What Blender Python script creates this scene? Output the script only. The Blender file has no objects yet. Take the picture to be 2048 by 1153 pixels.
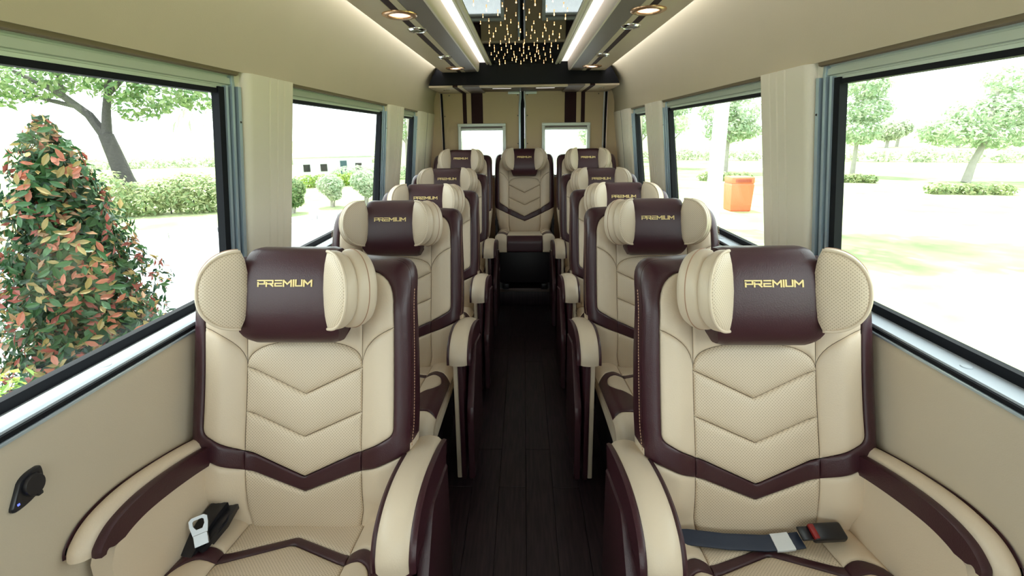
import bpy, bmesh, math, random
import numpy as np
from mathutils import Vector, Matrix
from mathutils.geometry import delaunay_2d_cdt

random.seed(7)
rng = np.random.default_rng(7)
SC = bpy.context.scene
COL = SC.collection

# ------------------------------------------------------------------ camera
ZC = 1.55
PITCH, YAW, ROLL = math.radians(12.5), math.radians(1.6), 0.012
cam_d = bpy.data.cameras.new('camera')
cam_d.sensor_width = 36.0
cam_d.lens = 910.0 / 2048.0 * 36.0
cam_d.shift_y = -106.5 / 2048.0
cam_d.clip_start = 0.02
cam_d.clip_end = 500
cam = bpy.data.objects.new('camera', cam_d)
COL.objects.link(cam)
fwd = Vector((-math.sin(YAW) * math.cos(PITCH), math.cos(YAW) * math.cos(PITCH), -math.sin(PITCH)))
right = Vector((math.cos(YAW), math.sin(YAW), 0))
up = right.cross(fwd)
r2 = (right - up * ROLL).normalized()
u2 = r2.cross(fwd)
m = Matrix.Identity(4)
for i in range(3):
    m[i][0], m[i][1], m[i][2] = r2[i], u2[i], -fwd[i]
m[2][3] = ZC
cam.matrix_world = m
SC.camera = cam

# ------------------------------------------------------------------ light
SC.view_settings.view_transform = 'Standard'
SC.view_settings.look = 'None'
SC.view_settings.gamma = 1.0
SC.view_settings.use_curve_mapping = False
SC.view_settings.exposure = 0.40
SC.cycles.max_bounces = 10
SC.cycles.diffuse_bounces = 6
SC.cycles.glossy_bounces = 4
SC.cycles.transparent_max_bounces = 12
SC.cycles.sample_clamp_indirect = 6.0
SC.cycles.caustics_reflective = False
SC.cycles.caustics_refractive = False

world = bpy.data.worlds.new('sky')
SC.world = world
world.use_nodes = True
bg = world.node_tree.nodes['Background']
bg.inputs['Color'].default_value = (0.93, 0.975, 1.0, 1)
bg.inputs['Strength'].default_value = 3.4
sun_d = bpy.data.lights.new('sun', 'SUN')
sun_d.energy = 9.0
sun_d.angle = math.radians(1.5)
sun_d.color = (1.0, 0.96, 0.88)
sun = bpy.data.objects.new('sun', sun_d)
COL.objects.link(sun)
sun.rotation_euler = Vector((-0.15, 0.30, 0.94)).to_track_quat('Z', 'Y').to_euler()

# ------------------------------------------------------------------ materials
def mat(name, col, rough=0.5, metal=0.0, emit=None, estr=0.0, coat=0.0, spec=0.5):
    m = bpy.data.materials.new(name)
    m.use_nodes = True
    b = m.node_tree.nodes['Principled BSDF']
    b.inputs['Base Color'].default_value = (*col, 1)
    b.inputs['Roughness'].default_value = rough
    b.inputs['Metallic'].default_value = metal
    b.inputs['Specular IOR Level'].default_value = spec
    if coat:
        b.inputs['Coat Weight'].default_value = coat
    if emit:
        b.inputs['Emission Color'].default_value = (*emit, 1)
        b.inputs['Emission Strength'].default_value = estr
    return m

def grain(m, scale=220.0, strength=0.12, dist=0.002, coords='Object', var=0.04):
    """fine leather / vinyl grain in relief, with slight colour variation"""
    nt = m.node_tree
    b = nt.nodes['Principled BSDF']
    tc = nt.nodes.new('ShaderNodeTexCoord')
    v = nt.nodes.new('ShaderNodeTexVoronoi')
    v.inputs['Scale'].default_value = scale
    nt.links.new(tc.outputs[coords], v.inputs['Vector'])
    bp = nt.nodes.new('ShaderNodeBump')
    bp.inputs['Strength'].default_value = strength
    bp.inputs['Distance'].default_value = dist
    nt.links.new(v.outputs['Distance'], bp.inputs['Height'])
    nt.links.new(bp.outputs['Normal'], b.inputs['Normal'])
    if var:
        n = nt.nodes.new('ShaderNodeTexNoise')
        n.inputs['Scale'].default_value = 5.0
        nt.links.new(tc.outputs[coords], n.inputs['Vector'])
        mx = nt.nodes.new('ShaderNodeMix')
        mx.data_type = 'RGBA'
        c = b.inputs['Base Color'].default_value
        mx.inputs[6].default_value = (c[0] * (1 - var), c[1] * (1 - var), c[2] * (1 - var), 1)
        mx.inputs[7].default_value = (min(1, c[0] * (1 + var)), min(1, c[1] * (1 + var)), min(1, c[2] * (1 + var)), 1)
        nt.links.new(n.outputs['Fac'], mx.inputs[0])
        nt.links.new(mx.outputs[2], b.inputs['Base Color'])
    return m

BEIGE = (0.68, 0.565, 0.430)
M = {}
M['cream'] = grain(mat('cream leather', BEIGE, 0.42), 260, 0.10)
M['burgundy'] = grain(mat('burgundy leather', (0.044, 0.012, 0.018), 0.36), 300, 0.10)
M['perf'] = mat('perforated cream leather', BEIGE, 0.45)
nt = M['perf'].node_tree
b = nt.nodes['Principled BSDF']
uv = nt.nodes.new('ShaderNodeUVMap')
sc_ = nt.nodes.new('ShaderNodeVectorMath'); sc_.operation = 'SCALE'; sc_.inputs['Scale'].default_value = 1 / 0.0060
rot = nt.nodes.new('ShaderNodeVectorRotate'); rot.rotation_type = 'Z_AXIS'; rot.inputs['Angle'].default_value = math.pi / 4
fr = nt.nodes.new('ShaderNodeVectorMath'); fr.operation = 'FRACTION'
sb = nt.nodes.new('ShaderNodeVectorMath'); sb.operation = 'SUBTRACT'; sb.inputs[1].default_value = (0.5, 0.5, 0)
ln = nt.nodes.new('ShaderNodeVectorMath'); ln.operation = 'LENGTH'
mr = nt.nodes.new('ShaderNodeMapRange'); mr.inputs['From Min'].default_value = 0.17; mr.inputs['From Max'].default_value = 0.30
nt.links.new(uv.outputs['UV'], rot.inputs['Vector']); nt.links.new(rot.outputs['Vector'], sc_.inputs[0])
nt.links.new(sc_.outputs[0], fr.inputs[0]); nt.links.new(fr.outputs[0], sb.inputs[0])
nt.links.new(sb.outputs[0], ln.inputs[0]); nt.links.new(ln.outputs['Value'], mr.inputs['Value'])
mx = nt.nodes.new('ShaderNodeMix'); mx.data_type = 'RGBA'
mx.inputs[6].default_value = (BEIGE[0] * .62, BEIGE[1] * .60, BEIGE[2] * .56, 1)
mx.inputs[7].default_value = (*BEIGE, 1)
nt.links.new(mr.outputs['Result'], mx.inputs[0]); nt.links.new(mx.outputs[2], b.inputs['Base Color'])
bp = nt.nodes.new('ShaderNodeBump'); bp.inputs['Strength'].default_value = 0.25; bp.inputs['Distance'].default_value = 0.001
nt.links.new(mr.outputs['Result'], bp.inputs['Height']); nt.links.new(bp.outputs['Normal'], b.inputs['Normal'])

M['stitch'] = mat('tan stitching thread', (0.42, 0.25, 0.16), 0.7)
M['gold'] = mat('gold embroidery', (0.86, 0.68, 0.30), 0.45)
M['wall'] = grain(mat('beige wall vinyl', (0.55, 0.475, 0.365), 0.55), 320, 0.08)
M['wallup'] = grain(mat('beige upper wall leather', (0.43, 0.375, 0.255), 0.5), 300, 0.08)
M['pillar'] = grain(mat('cream pillar vinyl', (0.78, 0.71, 0.58), 0.5), 320, 0.08)
M['door'] = grain(mat('tan door vinyl', (0.60, 0.46, 0.28), 0.55), 300, 0.08)
M['sill'] = mat('pale grey sill plastic', (0.40, 0.45, 0.50), 0.5)
M['alu'] = mat('brushed aluminium', (0.68, 0.74, 0.70), 0.4, 0.35)
M['shade_strip'] = mat('brown wall hem', (0.20, 0.15, 0.09), 0.7)  # brown stands in for shade under the upper wall panel
M['alublue'] = mat('anodised window channel', (0.45, 0.55, 0.63), 0.35, 0.6)
M['rubber'] = mat('black rubber', (0.008, 0.009, 0.012), 0.65, spec=0.15)
M['gloss'] = mat('gloss black panel', (0.006, 0.006, 0.007), 0.03, coat=0.0, spec=0.6)
M['plastic'] = mat('black plastic', (0.012, 0.012, 0.016), 0.3)
M['darkseat'] = mat('dark seat frame', (0.015, 0.010, 0.014), 0.5)
M['console'] = grain(mat('console beige leather', (0.55, 0.45, 0.32), 0.42), 300, 0.08)
M['greybrown'] = grain(mat('console grey brown leather', (0.16, 0.125, 0.115), 0.42), 300, 0.1)
M['champ'] = mat('champagne metal trim', (0.72, 0.66, 0.50), 0.35, 0.2)
M['stripe'] = mat('dark burgundy stripe vinyl', (0.030, 0.010, 0.012), 0.6, spec=0.15)
M['lip'] = mat('pale rose lip leather', (0.72, 0.62, 0.55), 0.45)
M['boxblack'] = mat('satin black board', (0.005, 0.005, 0.007), 0.3, spec=0.12)
M['chrome'] = mat('chrome', (0.8, 0.8, 0.8), 0.12, 1.0)
M['steel'] = mat('satin steel', (0.42, 0.43, 0.45), 0.35, 0.8)
M['led'] = mat('cove led strip', (1, 1, 1), 0.5, emit=(0.93, 0.95, 1.0), estr=22.0)
M['covedif'] = mat('lit cove diffuser', (0.9, 0.88, 0.84), 0.5, emit=(1.0, 0.95, 0.88), estr=0.75)
M['lamp'] = mat('warm lamp lens', (1, .9, .8), 0.4, emit=(1.0, 0.62, 0.45), estr=1.1)
M['lampcore'] = mat('warm lamp core', (1, .9, .8), 0.4, emit=(1.0, 0.92, 0.85), estr=6)
M['star'] = mat('amber fibre light', (1, .8, .4), 0.4, emit=(1.0, 0.60, 0.24), estr=3.0)
M['copper'] = mat('copper bezel', (0.60, 0.36, 0.20), 0.25, 0.9)
M['belt'] = mat('navy belt webbing', (0.012, 0.020, 0.045), 0.5)
M['red'] = mat('red plastic', (0.25, 0.012, 0.012), 0.4)
M['white'] = mat('white label cloth', (0.72, 0.74, 0.76), 0.6)
M['blueled'] = mat('blue indicator', (0.1, 0.15, 1), 0.4, emit=(0.15, 0.2, 1.0), estr=1.0)
# dark wood look vinyl planks
M['plank'] = mat('dark wood vinyl', (0.020, 0.010, 0.013), 0.42)
nt = M['plank'].node_tree; b = nt.nodes['Principled BSDF']
tc = nt.nodes.new('ShaderNodeTexCoord'); mp = nt.nodes.new('ShaderNodeMapping'); mp.inputs['Scale'].default_value = (30, 2.5, 1)
nz = nt.nodes.new('ShaderNodeTexNoise'); nz.inputs['Scale'].default_value = 3; nz.inputs['Detail'].default_value = 6
rp = nt.nodes.new('ShaderNodeValToRGB')
rp.color_ramp.elements[0].position = .35; rp.color_ramp.elements[0].color = (0.012, 0.006, 0.010, 1)
rp.color_ramp.elements[1].position = .7; rp.color_ramp.elements[1].color = (0.038, 0.019, 0.026, 1)
nt.links.new(tc.outputs['Object'], mp.inputs['Vector']); nt.links.new(mp.outputs[0], nz.inputs['Vector'])
nt.links.new(nz.outputs['Fac'], rp.inputs[0]); nt.links.new(rp.outputs[0], b.inputs['Base Color'])
# window glass: clear, with a fresnel reflection
M['glass'] = bpy.data.materials.new('window glass'); M['glass'].use_nodes = True
nt = M['glass'].node_tree; nt.nodes.clear()
o_ = nt.nodes.new('ShaderNodeOutputMaterial'); mxs = nt.nodes.new('ShaderNodeMixShader')
tr = nt.nodes.new('ShaderNodeBsdfTransparent'); tr.inputs[0].default_value = (0.94, 0.98, 0.96, 1)
gl = nt.nodes.new('ShaderNodeBsdfGlossy'); gl.inputs['Roughness'].default_value = 0.0
lw = nt.nodes.new('ShaderNodeLayerWeight'); lw.inputs['Blend'].default_value = 0.5
pw = nt.nodes.new('ShaderNodeMath'); pw.operation = 'POWER'; pw.inputs[1].default_value = 4.0
ml = nt.nodes.new('ShaderNodeMath'); ml.operation = 'MULTIPLY_ADD'; ml.inputs[1].default_value = 0.45; ml.inputs[2].default_value = 0.02
nt.links.new(lw.outputs['Facing'], pw.inputs[0]); nt.links.new(pw.outputs[0], ml.inputs[0])
nt.links.new(ml.outputs[0], mxs.inputs[0]); nt.links.new(tr.outputs[0], mxs.inputs[1]); nt.links.new(gl.outputs[0], mxs.inputs[2])
nt.links.new(mxs.outputs[0], o_.inputs['Surface'])

def leafmat(name, cols, trans=0.35, rough=0.45):
    m = bpy.data.materials.new(name); m.use_nodes = True
    nt = m.node_tree; nt.nodes.clear()
    o = nt.nodes.new('ShaderNodeOutputMaterial')
    g = nt.nodes.new('ShaderNodeNewGeometry')
    rp = nt.nodes.new('ShaderNodeValToRGB'); rp.color_ramp.interpolation = 'CONSTANT'
    els = rp.color_ramp.elements
    els[0].color = (*cols[0], 1); els[0].position = 0
    els[1].color = (*cols[1], 1); els[1].position = 1 / len(cols)
    for i, c in enumerate(cols[2:], 2):
        e = els.new(i / len(cols)); e.color = (*c, 1)
    nt.links.new(g.outputs['Random Per Island'], rp.inputs[0])
    p = nt.nodes.new('ShaderNodeBsdfPrincipled'); p.inputs['Roughness'].default_value = rough
    t = nt.nodes.new('ShaderNodeBsdfTranslucent')
    mx = nt.nodes.new('ShaderNodeMixShader'); mx.inputs[0].default_value = trans
    nt.links.new(rp.outputs[0], p.inputs['Base Color']); nt.links.new(rp.outputs[0], t.inputs['Color'])
    nt.links.new(p.outputs[0], mx.inputs[1]); nt.links.new(t.outputs[0], mx.inputs[2])
    nt.links.new(mx.outputs[0], o.inputs['Surface'])
    return m
M['bush1'] = leafmat('green leaf', [(0.02, 0.07, 0.025), (0.03, 0.10, 0.03), (0.05, 0.13, 0.04)], .25)
M['bush2'] = leafmat('red young leaf', [(0.30, 0.07, 0.055), (0.38, 0.13, 0.08), (0.26, 0.05, 0.06)], .3)
M['bush3'] = leafmat('tan young leaf', [(0.34, 0.25, 0.09), (0.26, 0.20, 0.07), (0.30, 0.17, 0.09)], .3)
M['bushmix'] = leafmat('mixed photinia leaves', [(0.02, 0.07, 0.025), (0.03, 0.10, 0.03), (0.28, 0.07, 0.055), (0.05, 0.13, 0.04),
                                       (0.34, 0.25, 0.09), (0.015, 0.05, 0.03), (0.30, 0.17, 0.09), (0.025, 0.085, 0.03)], .3)
M['yleaf'] = leafmat('lime hedge leaf', [(0.34, 0.42, 0.06), (0.26, 0.38, 0.05), (0.16, 0.30, 0.05)], .4)
M['tleaf'] = leafmat('tree leaf', [(0.11, 0.21, 0.06), (0.22, 0.31, 0.12), (0.28, 0.35, 0.17), (0.13, 0.23, 0.09)], .45)
M['pleaf'] = leafmat('hazed tree leaf', [(0.34, 0.46, 0.29), (0.54, 0.61, 0.45), (0.66, 0.70, 0.56), (0.42, 0.53, 0.37)], .5)  # leaf colours lightened to stand in for haze and flare
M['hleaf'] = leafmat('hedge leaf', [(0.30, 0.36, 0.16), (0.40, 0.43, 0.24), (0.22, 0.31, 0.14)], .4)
M['fleaf'] = leafmat('hazed far leaf', [(0.42, 0.47, 0.33), (0.52, 0.55, 0.42), (0.36, 0.43, 0.30)], .4)  # washed-out look of distant greenery put into the leaf colours
M['bark'] = grain(mat('tree bark', (0.055, 0.05, 0.05), 0.9), 14, 0.6, 0.03, var=0.3)
M['palebark'] = grain(mat('pale bark', (0.34, 0.32, 0.29), 0.9), 14, 0.4, 0.02, var=0.2)
M['orange'] = mat('orange red plastic', (0.80, 0.17, 0.07), 0.5)
M['stone'] = grain(mat('kerb stone', (0.50, 0.50, 0.50), 0.9), 20, 0.4, 0.01, var=0.15)
M['render'] = mat('white render', (0.75, 0.76, 0.76), 0.9)
M['dkdoor'] = mat('dark teal door', (0.05, 0.10, 0.12), 0.5)
M['metalpole'] = mat('white painted pole', (0.80, 0.82, 0.83), 0.4)
# lawn
M['lawn'] = mat('lawn', (0.35, 0.40, 0.14), 0.95)
nt = M['lawn'].node_tree; b = nt.nodes['Principled BSDF']
tc = nt.nodes.new('ShaderNodeTexCoord'); nz = nt.nodes.new('ShaderNodeTexNoise'); nz.inputs['Scale'].default_value = .8; nz.inputs['Detail'].default_value = 8
rp = nt.nodes.new('ShaderNodeValToRGB')
rp.color_ramp.elements[0].position = .35; rp.color_ramp.elements[0].color = (0.20, 0.28, 0.11, 1)
rp.color_ramp.elements[1].position = .7; rp.color_ramp.elements[1].color = (0.42, 0.45, 0.25, 1)
nt.links.new(tc.outputs['Object'], nz.inputs['Vector']); nt.links.new(nz.outputs['Fac'], rp.inputs[0]); nt.links.new(rp.outputs[0], b.inputs['Base Color'])
bp = nt.nodes.new('ShaderNodeBump'); nz2 = nt.nodes.new('ShaderNodeTexNoise'); nz2.inputs['Scale'].default_value = 40
nt.links.new(tc.outputs['Object'], nz2.inputs['Vector']); nt.links.new(nz2.outputs['Fac'], bp.inputs['Height']); bp.inputs['Strength'].default_value = .5
nt.links.new(bp.outputs[0], b.inputs['Normal'])
# paving
M['paving'] = mat('concrete block paving', (0.42, 0.44, 0.47), 0.85)
nt = M['paving'].node_tree; b = nt.nodes['Principled BSDF']
tc = nt.nodes.new('ShaderNodeTexCoord'); bk = nt.nodes.new('ShaderNodeTexBrick')
bk.inputs['Color1'].default_value = (0.40, 0.42, 0.46, 1); bk.inputs['Color2'].default_value = (0.50, 0.52, 0.54, 1); bk.inputs['Mortar'].default_value = (0.24, 0.25, 0.27, 1)
bk.inputs['Scale'].default_value = 5; bk.inputs['Mortar Size'].default_value = .03
nt.links.new(tc.outputs['Object'], bk.inputs['Vector']); nt.links.new(bk.outputs['Color'], b.inputs['Base Color'])

# ------------------------------------------------------------------ helpers
def link(name, me, m, parent=None, smooth=True, angle=40):
    me.name = name
    if m is not None:
        me.materials.append(m)
    if smooth and len(me.polygons):
        me.polygons.foreach_set('use_smooth', [True] * len(me.polygons))
        if angle:
            me.set_sharp_from_angle(angle=math.radians(angle))
    o = bpy.data.objects.new(name, me)
    COL.objects.link(o)
    if parent is not None:
        o.parent = parent
    return o

class MB:
    def __init__(s):
        s.v, s.f = [], []
    def add(s, vs, fs):
        k = len(s.v); s.v += [tuple(map(float, p)) for p in vs]; s.f += [tuple(i + k for i in f) for f in fs]; return s
    def box(s, x0, x1, y0, y1, z0, z1, bev=0.0, seg=2):
        if bev <= 0:
            return s.add([(x, y, z) for z in (z0, z1) for y in (y0, y1) for x in (x0, x1)],
                         [(0, 2, 3, 1), (4, 5, 7, 6), (0, 1, 5, 4), (2, 6, 7, 3), (0, 4, 6, 2), (1, 3, 7, 5)])
        bm = bmesh.new(); bmesh.ops.create_cube(bm, size=1)
        for v in bm.verts:
            v.co = Vector(((x0 + x1) / 2 + v.co.x * (x1 - x0), (y0 + y1) / 2 + v.co.y * (y1 - y0), (z0 + z1) / 2 + v.co.z * (z1 - z0)))
        bmesh.ops.bevel(bm, geom=bm.edges[:], offset=bev, segments=seg, affect='EDGES', profile=.5)
        bm.verts.index_update()
        s.add([v.co for v in bm.verts], [[v.index for v in f.verts] for f in bm.faces]); bm.free(); return s
    def loft(s, loops, closed=True, cap0=False, cap1=False):
        n = len(loops[0]); vs = [p for l in loops for p in l]; fs = []
        for i in range(len(loops) - 1):
            for j in range(n if closed else n - 1):
                a, b_ = i * n + j, i * n + (j + 1) % n
                fs.append((a, b_, b_ + n, a + n))
        if cap0: fs.append(tuple(range(n - 1, -1, -1)))
        if cap1: fs.append(tuple((len(loops) - 1) * n + j for j in range(n)))
        return s.add(vs, fs)
    def prism_y(s, prof, y0, y1):
        return s.loft([[(x, y0, z) for x, z in prof], [(x, y1, z) for x, z in prof]], True, True, True)
    def prism_x(s, prof, x0, x1):
        return s.loft([[(x0, y, z) for y, z in prof], [(x1, y, z) for y, z in prof]], True, True, True)
    def prism_z(s, prof, z0, z1):
        return s.loft([[(x, y, z0) for x, y in prof], [(x, y, z1) for x, y in prof]], True, True, True)
    def tube(s, pts, r, n=8, caps=True):
        pts = [Vector(p) for p in pts]; loops = []
        rr = r if isinstance(r, (list, tuple)) else [r] * len(pts)
        ref = None
        for i, p in enumerate(pts):
            t = (pts[min(i + 1, len(pts) - 1)] - pts[max(i - 1, 0)]).normalized()
            if ref is None:
                ref = Vector((0, 0, 1)) if abs(t.z) < .9 else Vector((1, 0, 0))
            a = (ref - t * ref.dot(t)).normalized(); c = t.cross(a); ref = a
            loops.append([p + (a * math.cos(k * 2 * math.pi / n) + c * math.sin(k * 2 * math.pi / n)) * rr[i] for k in range(n)])
        return s.loft(loops, True, caps, caps)
    def lathe(s, prof, c=(0, 0, 0), n=24, sx=1.0, sy=1.0):
        """profile (radius, z) turned about z"""
        loops = [[(c[0] + r * sx * math.cos(k * 2 * math.pi / n), c[1] + r * sy * math.sin(k * 2 * math.pi / n), c[2] + z) for k in range(n)] for r, z in prof]
        return s.loft(loops, True, True, True)
    def build(s, name, m, parent=None, smooth=True, angle=40):
        me = bpy.data.meshes.new(name); me.from_pydata(s.v, [], s.f)
        bm = bmesh.new(); bm.from_mesh(me); bmesh.ops.recalc_face_normals(bm, faces=bm.faces[:]); bm.to_mesh(me); bm.free()
        return link(name, me, m, parent, smooth, angle)

def tag(o, label=None, cat=None, group=None, kind=None):
    if label: o['label'] = label
    if cat: o['category'] = cat
    if group: o['group'] = group
    if kind: o['kind'] = kind
    return o
def empty(name, loc=(0, 0, 0), rz=0.0, parent=None):
    o = bpy.data.objects.new(name, None); o.empty_display_size = .1
    COL.objects.link(o); o.location = loc; o.rotation_euler.z = rz
    if parent is not None: o.parent = parent
    return o
KIDS = {}
def copy_tree(o, parent=None):
    c = o.copy(); COL.objects.link(c)
    if parent is not None: c.parent = parent
    for ch in list(o.children):
        copy_tree(ch, c)
    return c

def quad(p0, c, p1, n=8):
    """points of a quadratic curve, end point left out"""
    return [((1 - t) ** 2 * p0[0] + 2 * t * (1 - t) * c[0] + t * t * p1[0], (1 - t) ** 2 * p0[1] + 2 * t * (1 - t) * c[1] + t * t * p1[1]) for t in [i / n for i in range(n)]]
def resample(poly, step=0.011):
    out = []
    for i in range(len(poly)):
        a, b_ = np.array(poly[i], float), np.array(poly[(i + 1) % len(poly)], float)
        L = np.linalg.norm(b_ - a)
        if L < 1e-6: continue
        k = max(1, int(math.ceil(L / step)))
        out += [a + (b_ - a) * j / k for j in range(k)]
    return np.array(out)
def seg_dist(P, poly):
    A = poly; B = np.roll(poly, -1, 0)
    d = B - A; L2 = np.maximum((d * d).sum(1), 1e-12)
    t = np.clip(((P[:, None, :] - A[None]) * d[None]).sum(2) / L2[None], 0, 1)
    q = A[None] + t[..., None] * d[None]
    return np.sqrt(((P[:, None, :] - q) ** 2).sum(2)).min(1)
def inside(P, poly):
    x, y = P[:, 0], P[:, 1]; c = np.zeros(len(P), bool)
    for i in range(len(poly)):
        x1, y1 = poly[i]; x2, y2 = poly[i - 1]
        if y1 == y2: continue
        c ^= ((y1 > y) != (y2 > y)) & (x < (x2 - x1) * (y - y1) / (y2 - y1) + x1)
    return c

def panel(name, poly, H, P, m, parent, step=0.014, r=0.016, g=0.007, dome=0.0, domer=0.07, gap=.0005):
    """an upholstered panel: outline in (u,v), padded up from its seams, laid on the form H, placed by P"""
    pl = resample(poly, min(step, .012))
    tg_ = np.roll(pl, -1, 0) - np.roll(pl, 1, 0); nm_ = np.stack([-tg_[:, 1], tg_[:, 0]], 1); nm_ /= np.maximum(np.linalg.norm(nm_, axis=1), 1e-9)[:, None]
    if np.sum(pl[:, 0] * np.roll(pl[:, 1], -1) - np.roll(pl[:, 0], -1) * pl[:, 1]) < 0: nm_ = -nm_
    pl = pl + nm_ * gap
    x0, y0 = pl.min(0); x1, y1 = pl.max(0)
    gx, gy = np.meshgrid(np.arange(x0, x1, step), np.arange(y0, y1, step))
    gx = gx + (np.arange(gx.shape[0]) % 2)[:, None] * step * .5
    G = np.stack([gx.ravel(), gy.ravel()], 1)
    G = G[inside(G, pl)]
    dG = seg_dist(G, pl) if len(G) else np.zeros(0)
    G = G[dG > r * 1.35]
    tang = np.roll(pl, -1, 0) - np.roll(pl, 1, 0)
    nrm = np.stack([-tang[:, 1], tang[:, 0]], 1); nrm /= np.maximum(np.linalg.norm(nrm, axis=1), 1e-9)[:, None]
    area = 0.5 * np.sum(pl[:, 0] * np.roll(pl[:, 1], -1) - np.roll(pl[:, 0], -1) * pl[:, 1])
    if area < 0: nrm = -nrm
    rings = []
    for k in (0.10, 0.30, 0.62, 1.0):
        q = pl + nrm * r * k
        ok = inside(q, pl); q = q[ok]
        if len(q):
            q = q[seg_dist(q, pl) > r * k * .93]
            rings.append(q)
    pts = np.concatenate([pl] + rings + [G])
    n = len(pl)
    vs, _, fs, *_r = delaunay_2d_cdt([Vector(p) for p in pts], [(i, (i + 1) % n) for i in range(n)], [], 1, 1e-6)
    V = np.array([(v.x, v.y) for v in vs])
    d = seg_dist(V, pl)
    t = np.clip(d / r, 0, 1)
    h = H(V[:, 0], V[:, 1]) - g + g * np.sqrt(np.maximum(0, 1 - (1 - t) ** 2))
    if dome:
        t2 = np.clip(d / domer, 0, 1); h = h + dome * np.sqrt(np.maximum(0, 1 - (1 - t2) ** 2))
    W = P(V[:, 0], V[:, 1], h)
    me = bpy.data.meshes.new(name); me.from_pydata([tuple(map(float, p)) for p in W], [], [tuple(f) for f in fs])
    # make it face out
    ul = me.uv_layers.new(name='UVMap')
    for l in me.loops:
        ul.data[l.index].uv = V[l.vertex_index]
    o = link(name, me, m, parent, True, 0)
    return o
def mir(poly):
    return [(-x, y) for x, y in poly][::-1]
def sstep(a, b_, x):
    t = np.clip((x - a) / (b_ - a), 0, 1); return t * t * (3 - 2 * t)

# ================================================================== SETTING
def xg(z): return 1.06 - (z - 1.04) * 0.103      # glass plane
def xp(z): return 1.0 - (z - 1.19) * 0.127       # pillar faces
YF, YR = -2.0, 4.95

fl = MB().box(-1.1, 1.1, YF, YR + .05, -.06, -.004).build('floor', M['plank'], smooth=False); tag(fl, kind='structure')
for i in range(6):                                # wood planks down the aisle, staggered joints
    x0 = -.36 + i * .12
    ys = [-.6, .55 + .2 * (i % 3), 1.75 + .25 * (i % 2), 2.9 + .2 * (i % 3), 3.97]
    for a, c in zip(ys[:-1], ys[1:]):
        MB().box(x0 + .0008, x0 + .1192, a + .0008, c - .0008, -.004, 0.0, .0012, 1).build('plank', M['plank'], fl, False)
st = MB().box(-.95, .95, 3.97, YR, 0, .165, .006).build('floor', M['plank']); tag(st, kind='structure')
MB().box(-.32, .32, 3.962, 3.975, .135, .168, .003).build('step_nosing', M['greybrown'], st)

def side_wall(s, name):
    f = lambda prof: [(s * x, z) for x, z in prof]
    w = MB().prism_y(f([(.968, 0), (.968, .975), (.970, .99), (.975, .995), (1.13, .995), (1.13, -.4), (.99, -.4)]), YF, YR + .05).build(name, M['wall'])
    tag(w, kind='structure')
    MB().prism_y(f([(.966, .9955), (.966, 1.0), (.968, 1.002), (.985, 1.002), (.985, .9955)]), -.6, YR).build('edge_bead', M['alublue'], w)
    MB().prism_y(f([(.971, 1.0022), (.971, 1.012), (.99, 1.012), (.99, 1.0022)]), -.6, YR).build('seal', M['rubber'], w)
    MB().prism_y(f([(.978, 1.0122), (.979, 1.017), (1.046, 1.012), (1.12, 1.012), (1.12, .997), (.99, .997), (.99, 1.0122)]), -.6, YR).build('sill', M['sill'], w)
    for y in (.25, .98, 2.3):                      # little clip covers on the sill
        MB().lathe([(0.0001, .0), (.012, .0), (.010, .003), (.0001, .003)], (s * 1.012, y, 1.0143), 14).build('clip_cover', M['sill'], w)
    MB().prism_y(f([(.945, 1.762), (.948, 1.80), (.944, 1.87), (.930, 1.94), (.905, 2.005), (.865, 2.07), (.815, 2.125), (.765, 2.160), (.71, 2.185), (.62, 2.2), (.38, 2.2),
                    (.38, 2.36), (1.12, 2.36), (1.12, 1.762), (1.0, 1.762)]), YF, YR + .05).build('upper_panel', M['wallup'], w, angle=30)
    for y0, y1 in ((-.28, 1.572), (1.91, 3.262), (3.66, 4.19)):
        MB().prism_y(f([(.947, 1.7618), (.950, 1.752), (.960, 1.749), (.975, 1.752), (.975, 1.7618)]), y0, y1).build('shade_strip', M['shade_strip'], w)  # added brown strip, widens the shaded band under the upper panel
    # pillars
    def pillar(y0, y1, pleats, yfront):
        loops = []
        for z in (.99, 1.2, 1.5, 1.7622):
            X = xp(z); Gx = X + .06
            pr = [(Gx - .004, y0), (Gx - .02, y0)]
            for k in range(7):                     # rounded leading edge
                a = k / 6 * math.pi / 2
                pr.append((X + .03 * (1 - math.sin(a)), y0 + .012 + (yfront - y0 + .01) * (1 - math.cos(a))))
            L = y1 - yfront
            for p in pleats:
                yy = yfront + L * p
                pr += [(X, yy - .006), (X + .0045, yy), (X, yy + .006)]
            pr += [(X, y1 - .008), (X + .006, y1), (Gx - .004, y1)]
            loops.append([(s * x, y, z) for x, y in pr])
        MB().loft(loops, True, True, True).build('pillar_cover', M['pillar'], w, angle=25)
        MB().loft([[(s * (xp(z) + .057), y0 + .004, z), (s * (xp(z) + .057), y1 - .004, z), (s * (xp(z) + .10), y1 - .02, z), (s * (xp(z) + .10), y0 + .02, z)] for z in (.99, 1.7622)], True, True, True).build('body_pillar', M['rubber'], w)
    pillar(1.578, 1.905, (.42, .60, .76), 1.60)
    pillar(3.265, 3.655, (.40, .56, .72), 3.31)
    pillar(4.195, 4.46, (.3, .5, .7), 4.24)
    pillar(-.75, -.28, (.4, .6, .76), -.72)
    # plain panel behind the last pillar
    MB().loft([[(s * (xp(z) + .012), 4.455, z), (s * (xp(z) + .012), YR, z), (s * 1.12, YR, z), (s * 1.12, 4.455, z)] for z in (.99, 1.7622)], True, True, True).build('corner_panel', M['pillar'], w)
    MB().tube([(s * (xp(z) + .012), 4.62 - .03 * (z - 1), z) for z in (1.0, 1.3, 1.5, 1.762)], .0025, 6).build('seam', M['greybrown'], w)
    return w
wl = side_wall(-1, 'wall_left'); wr = side_wall(1, 'wall_right')

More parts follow.
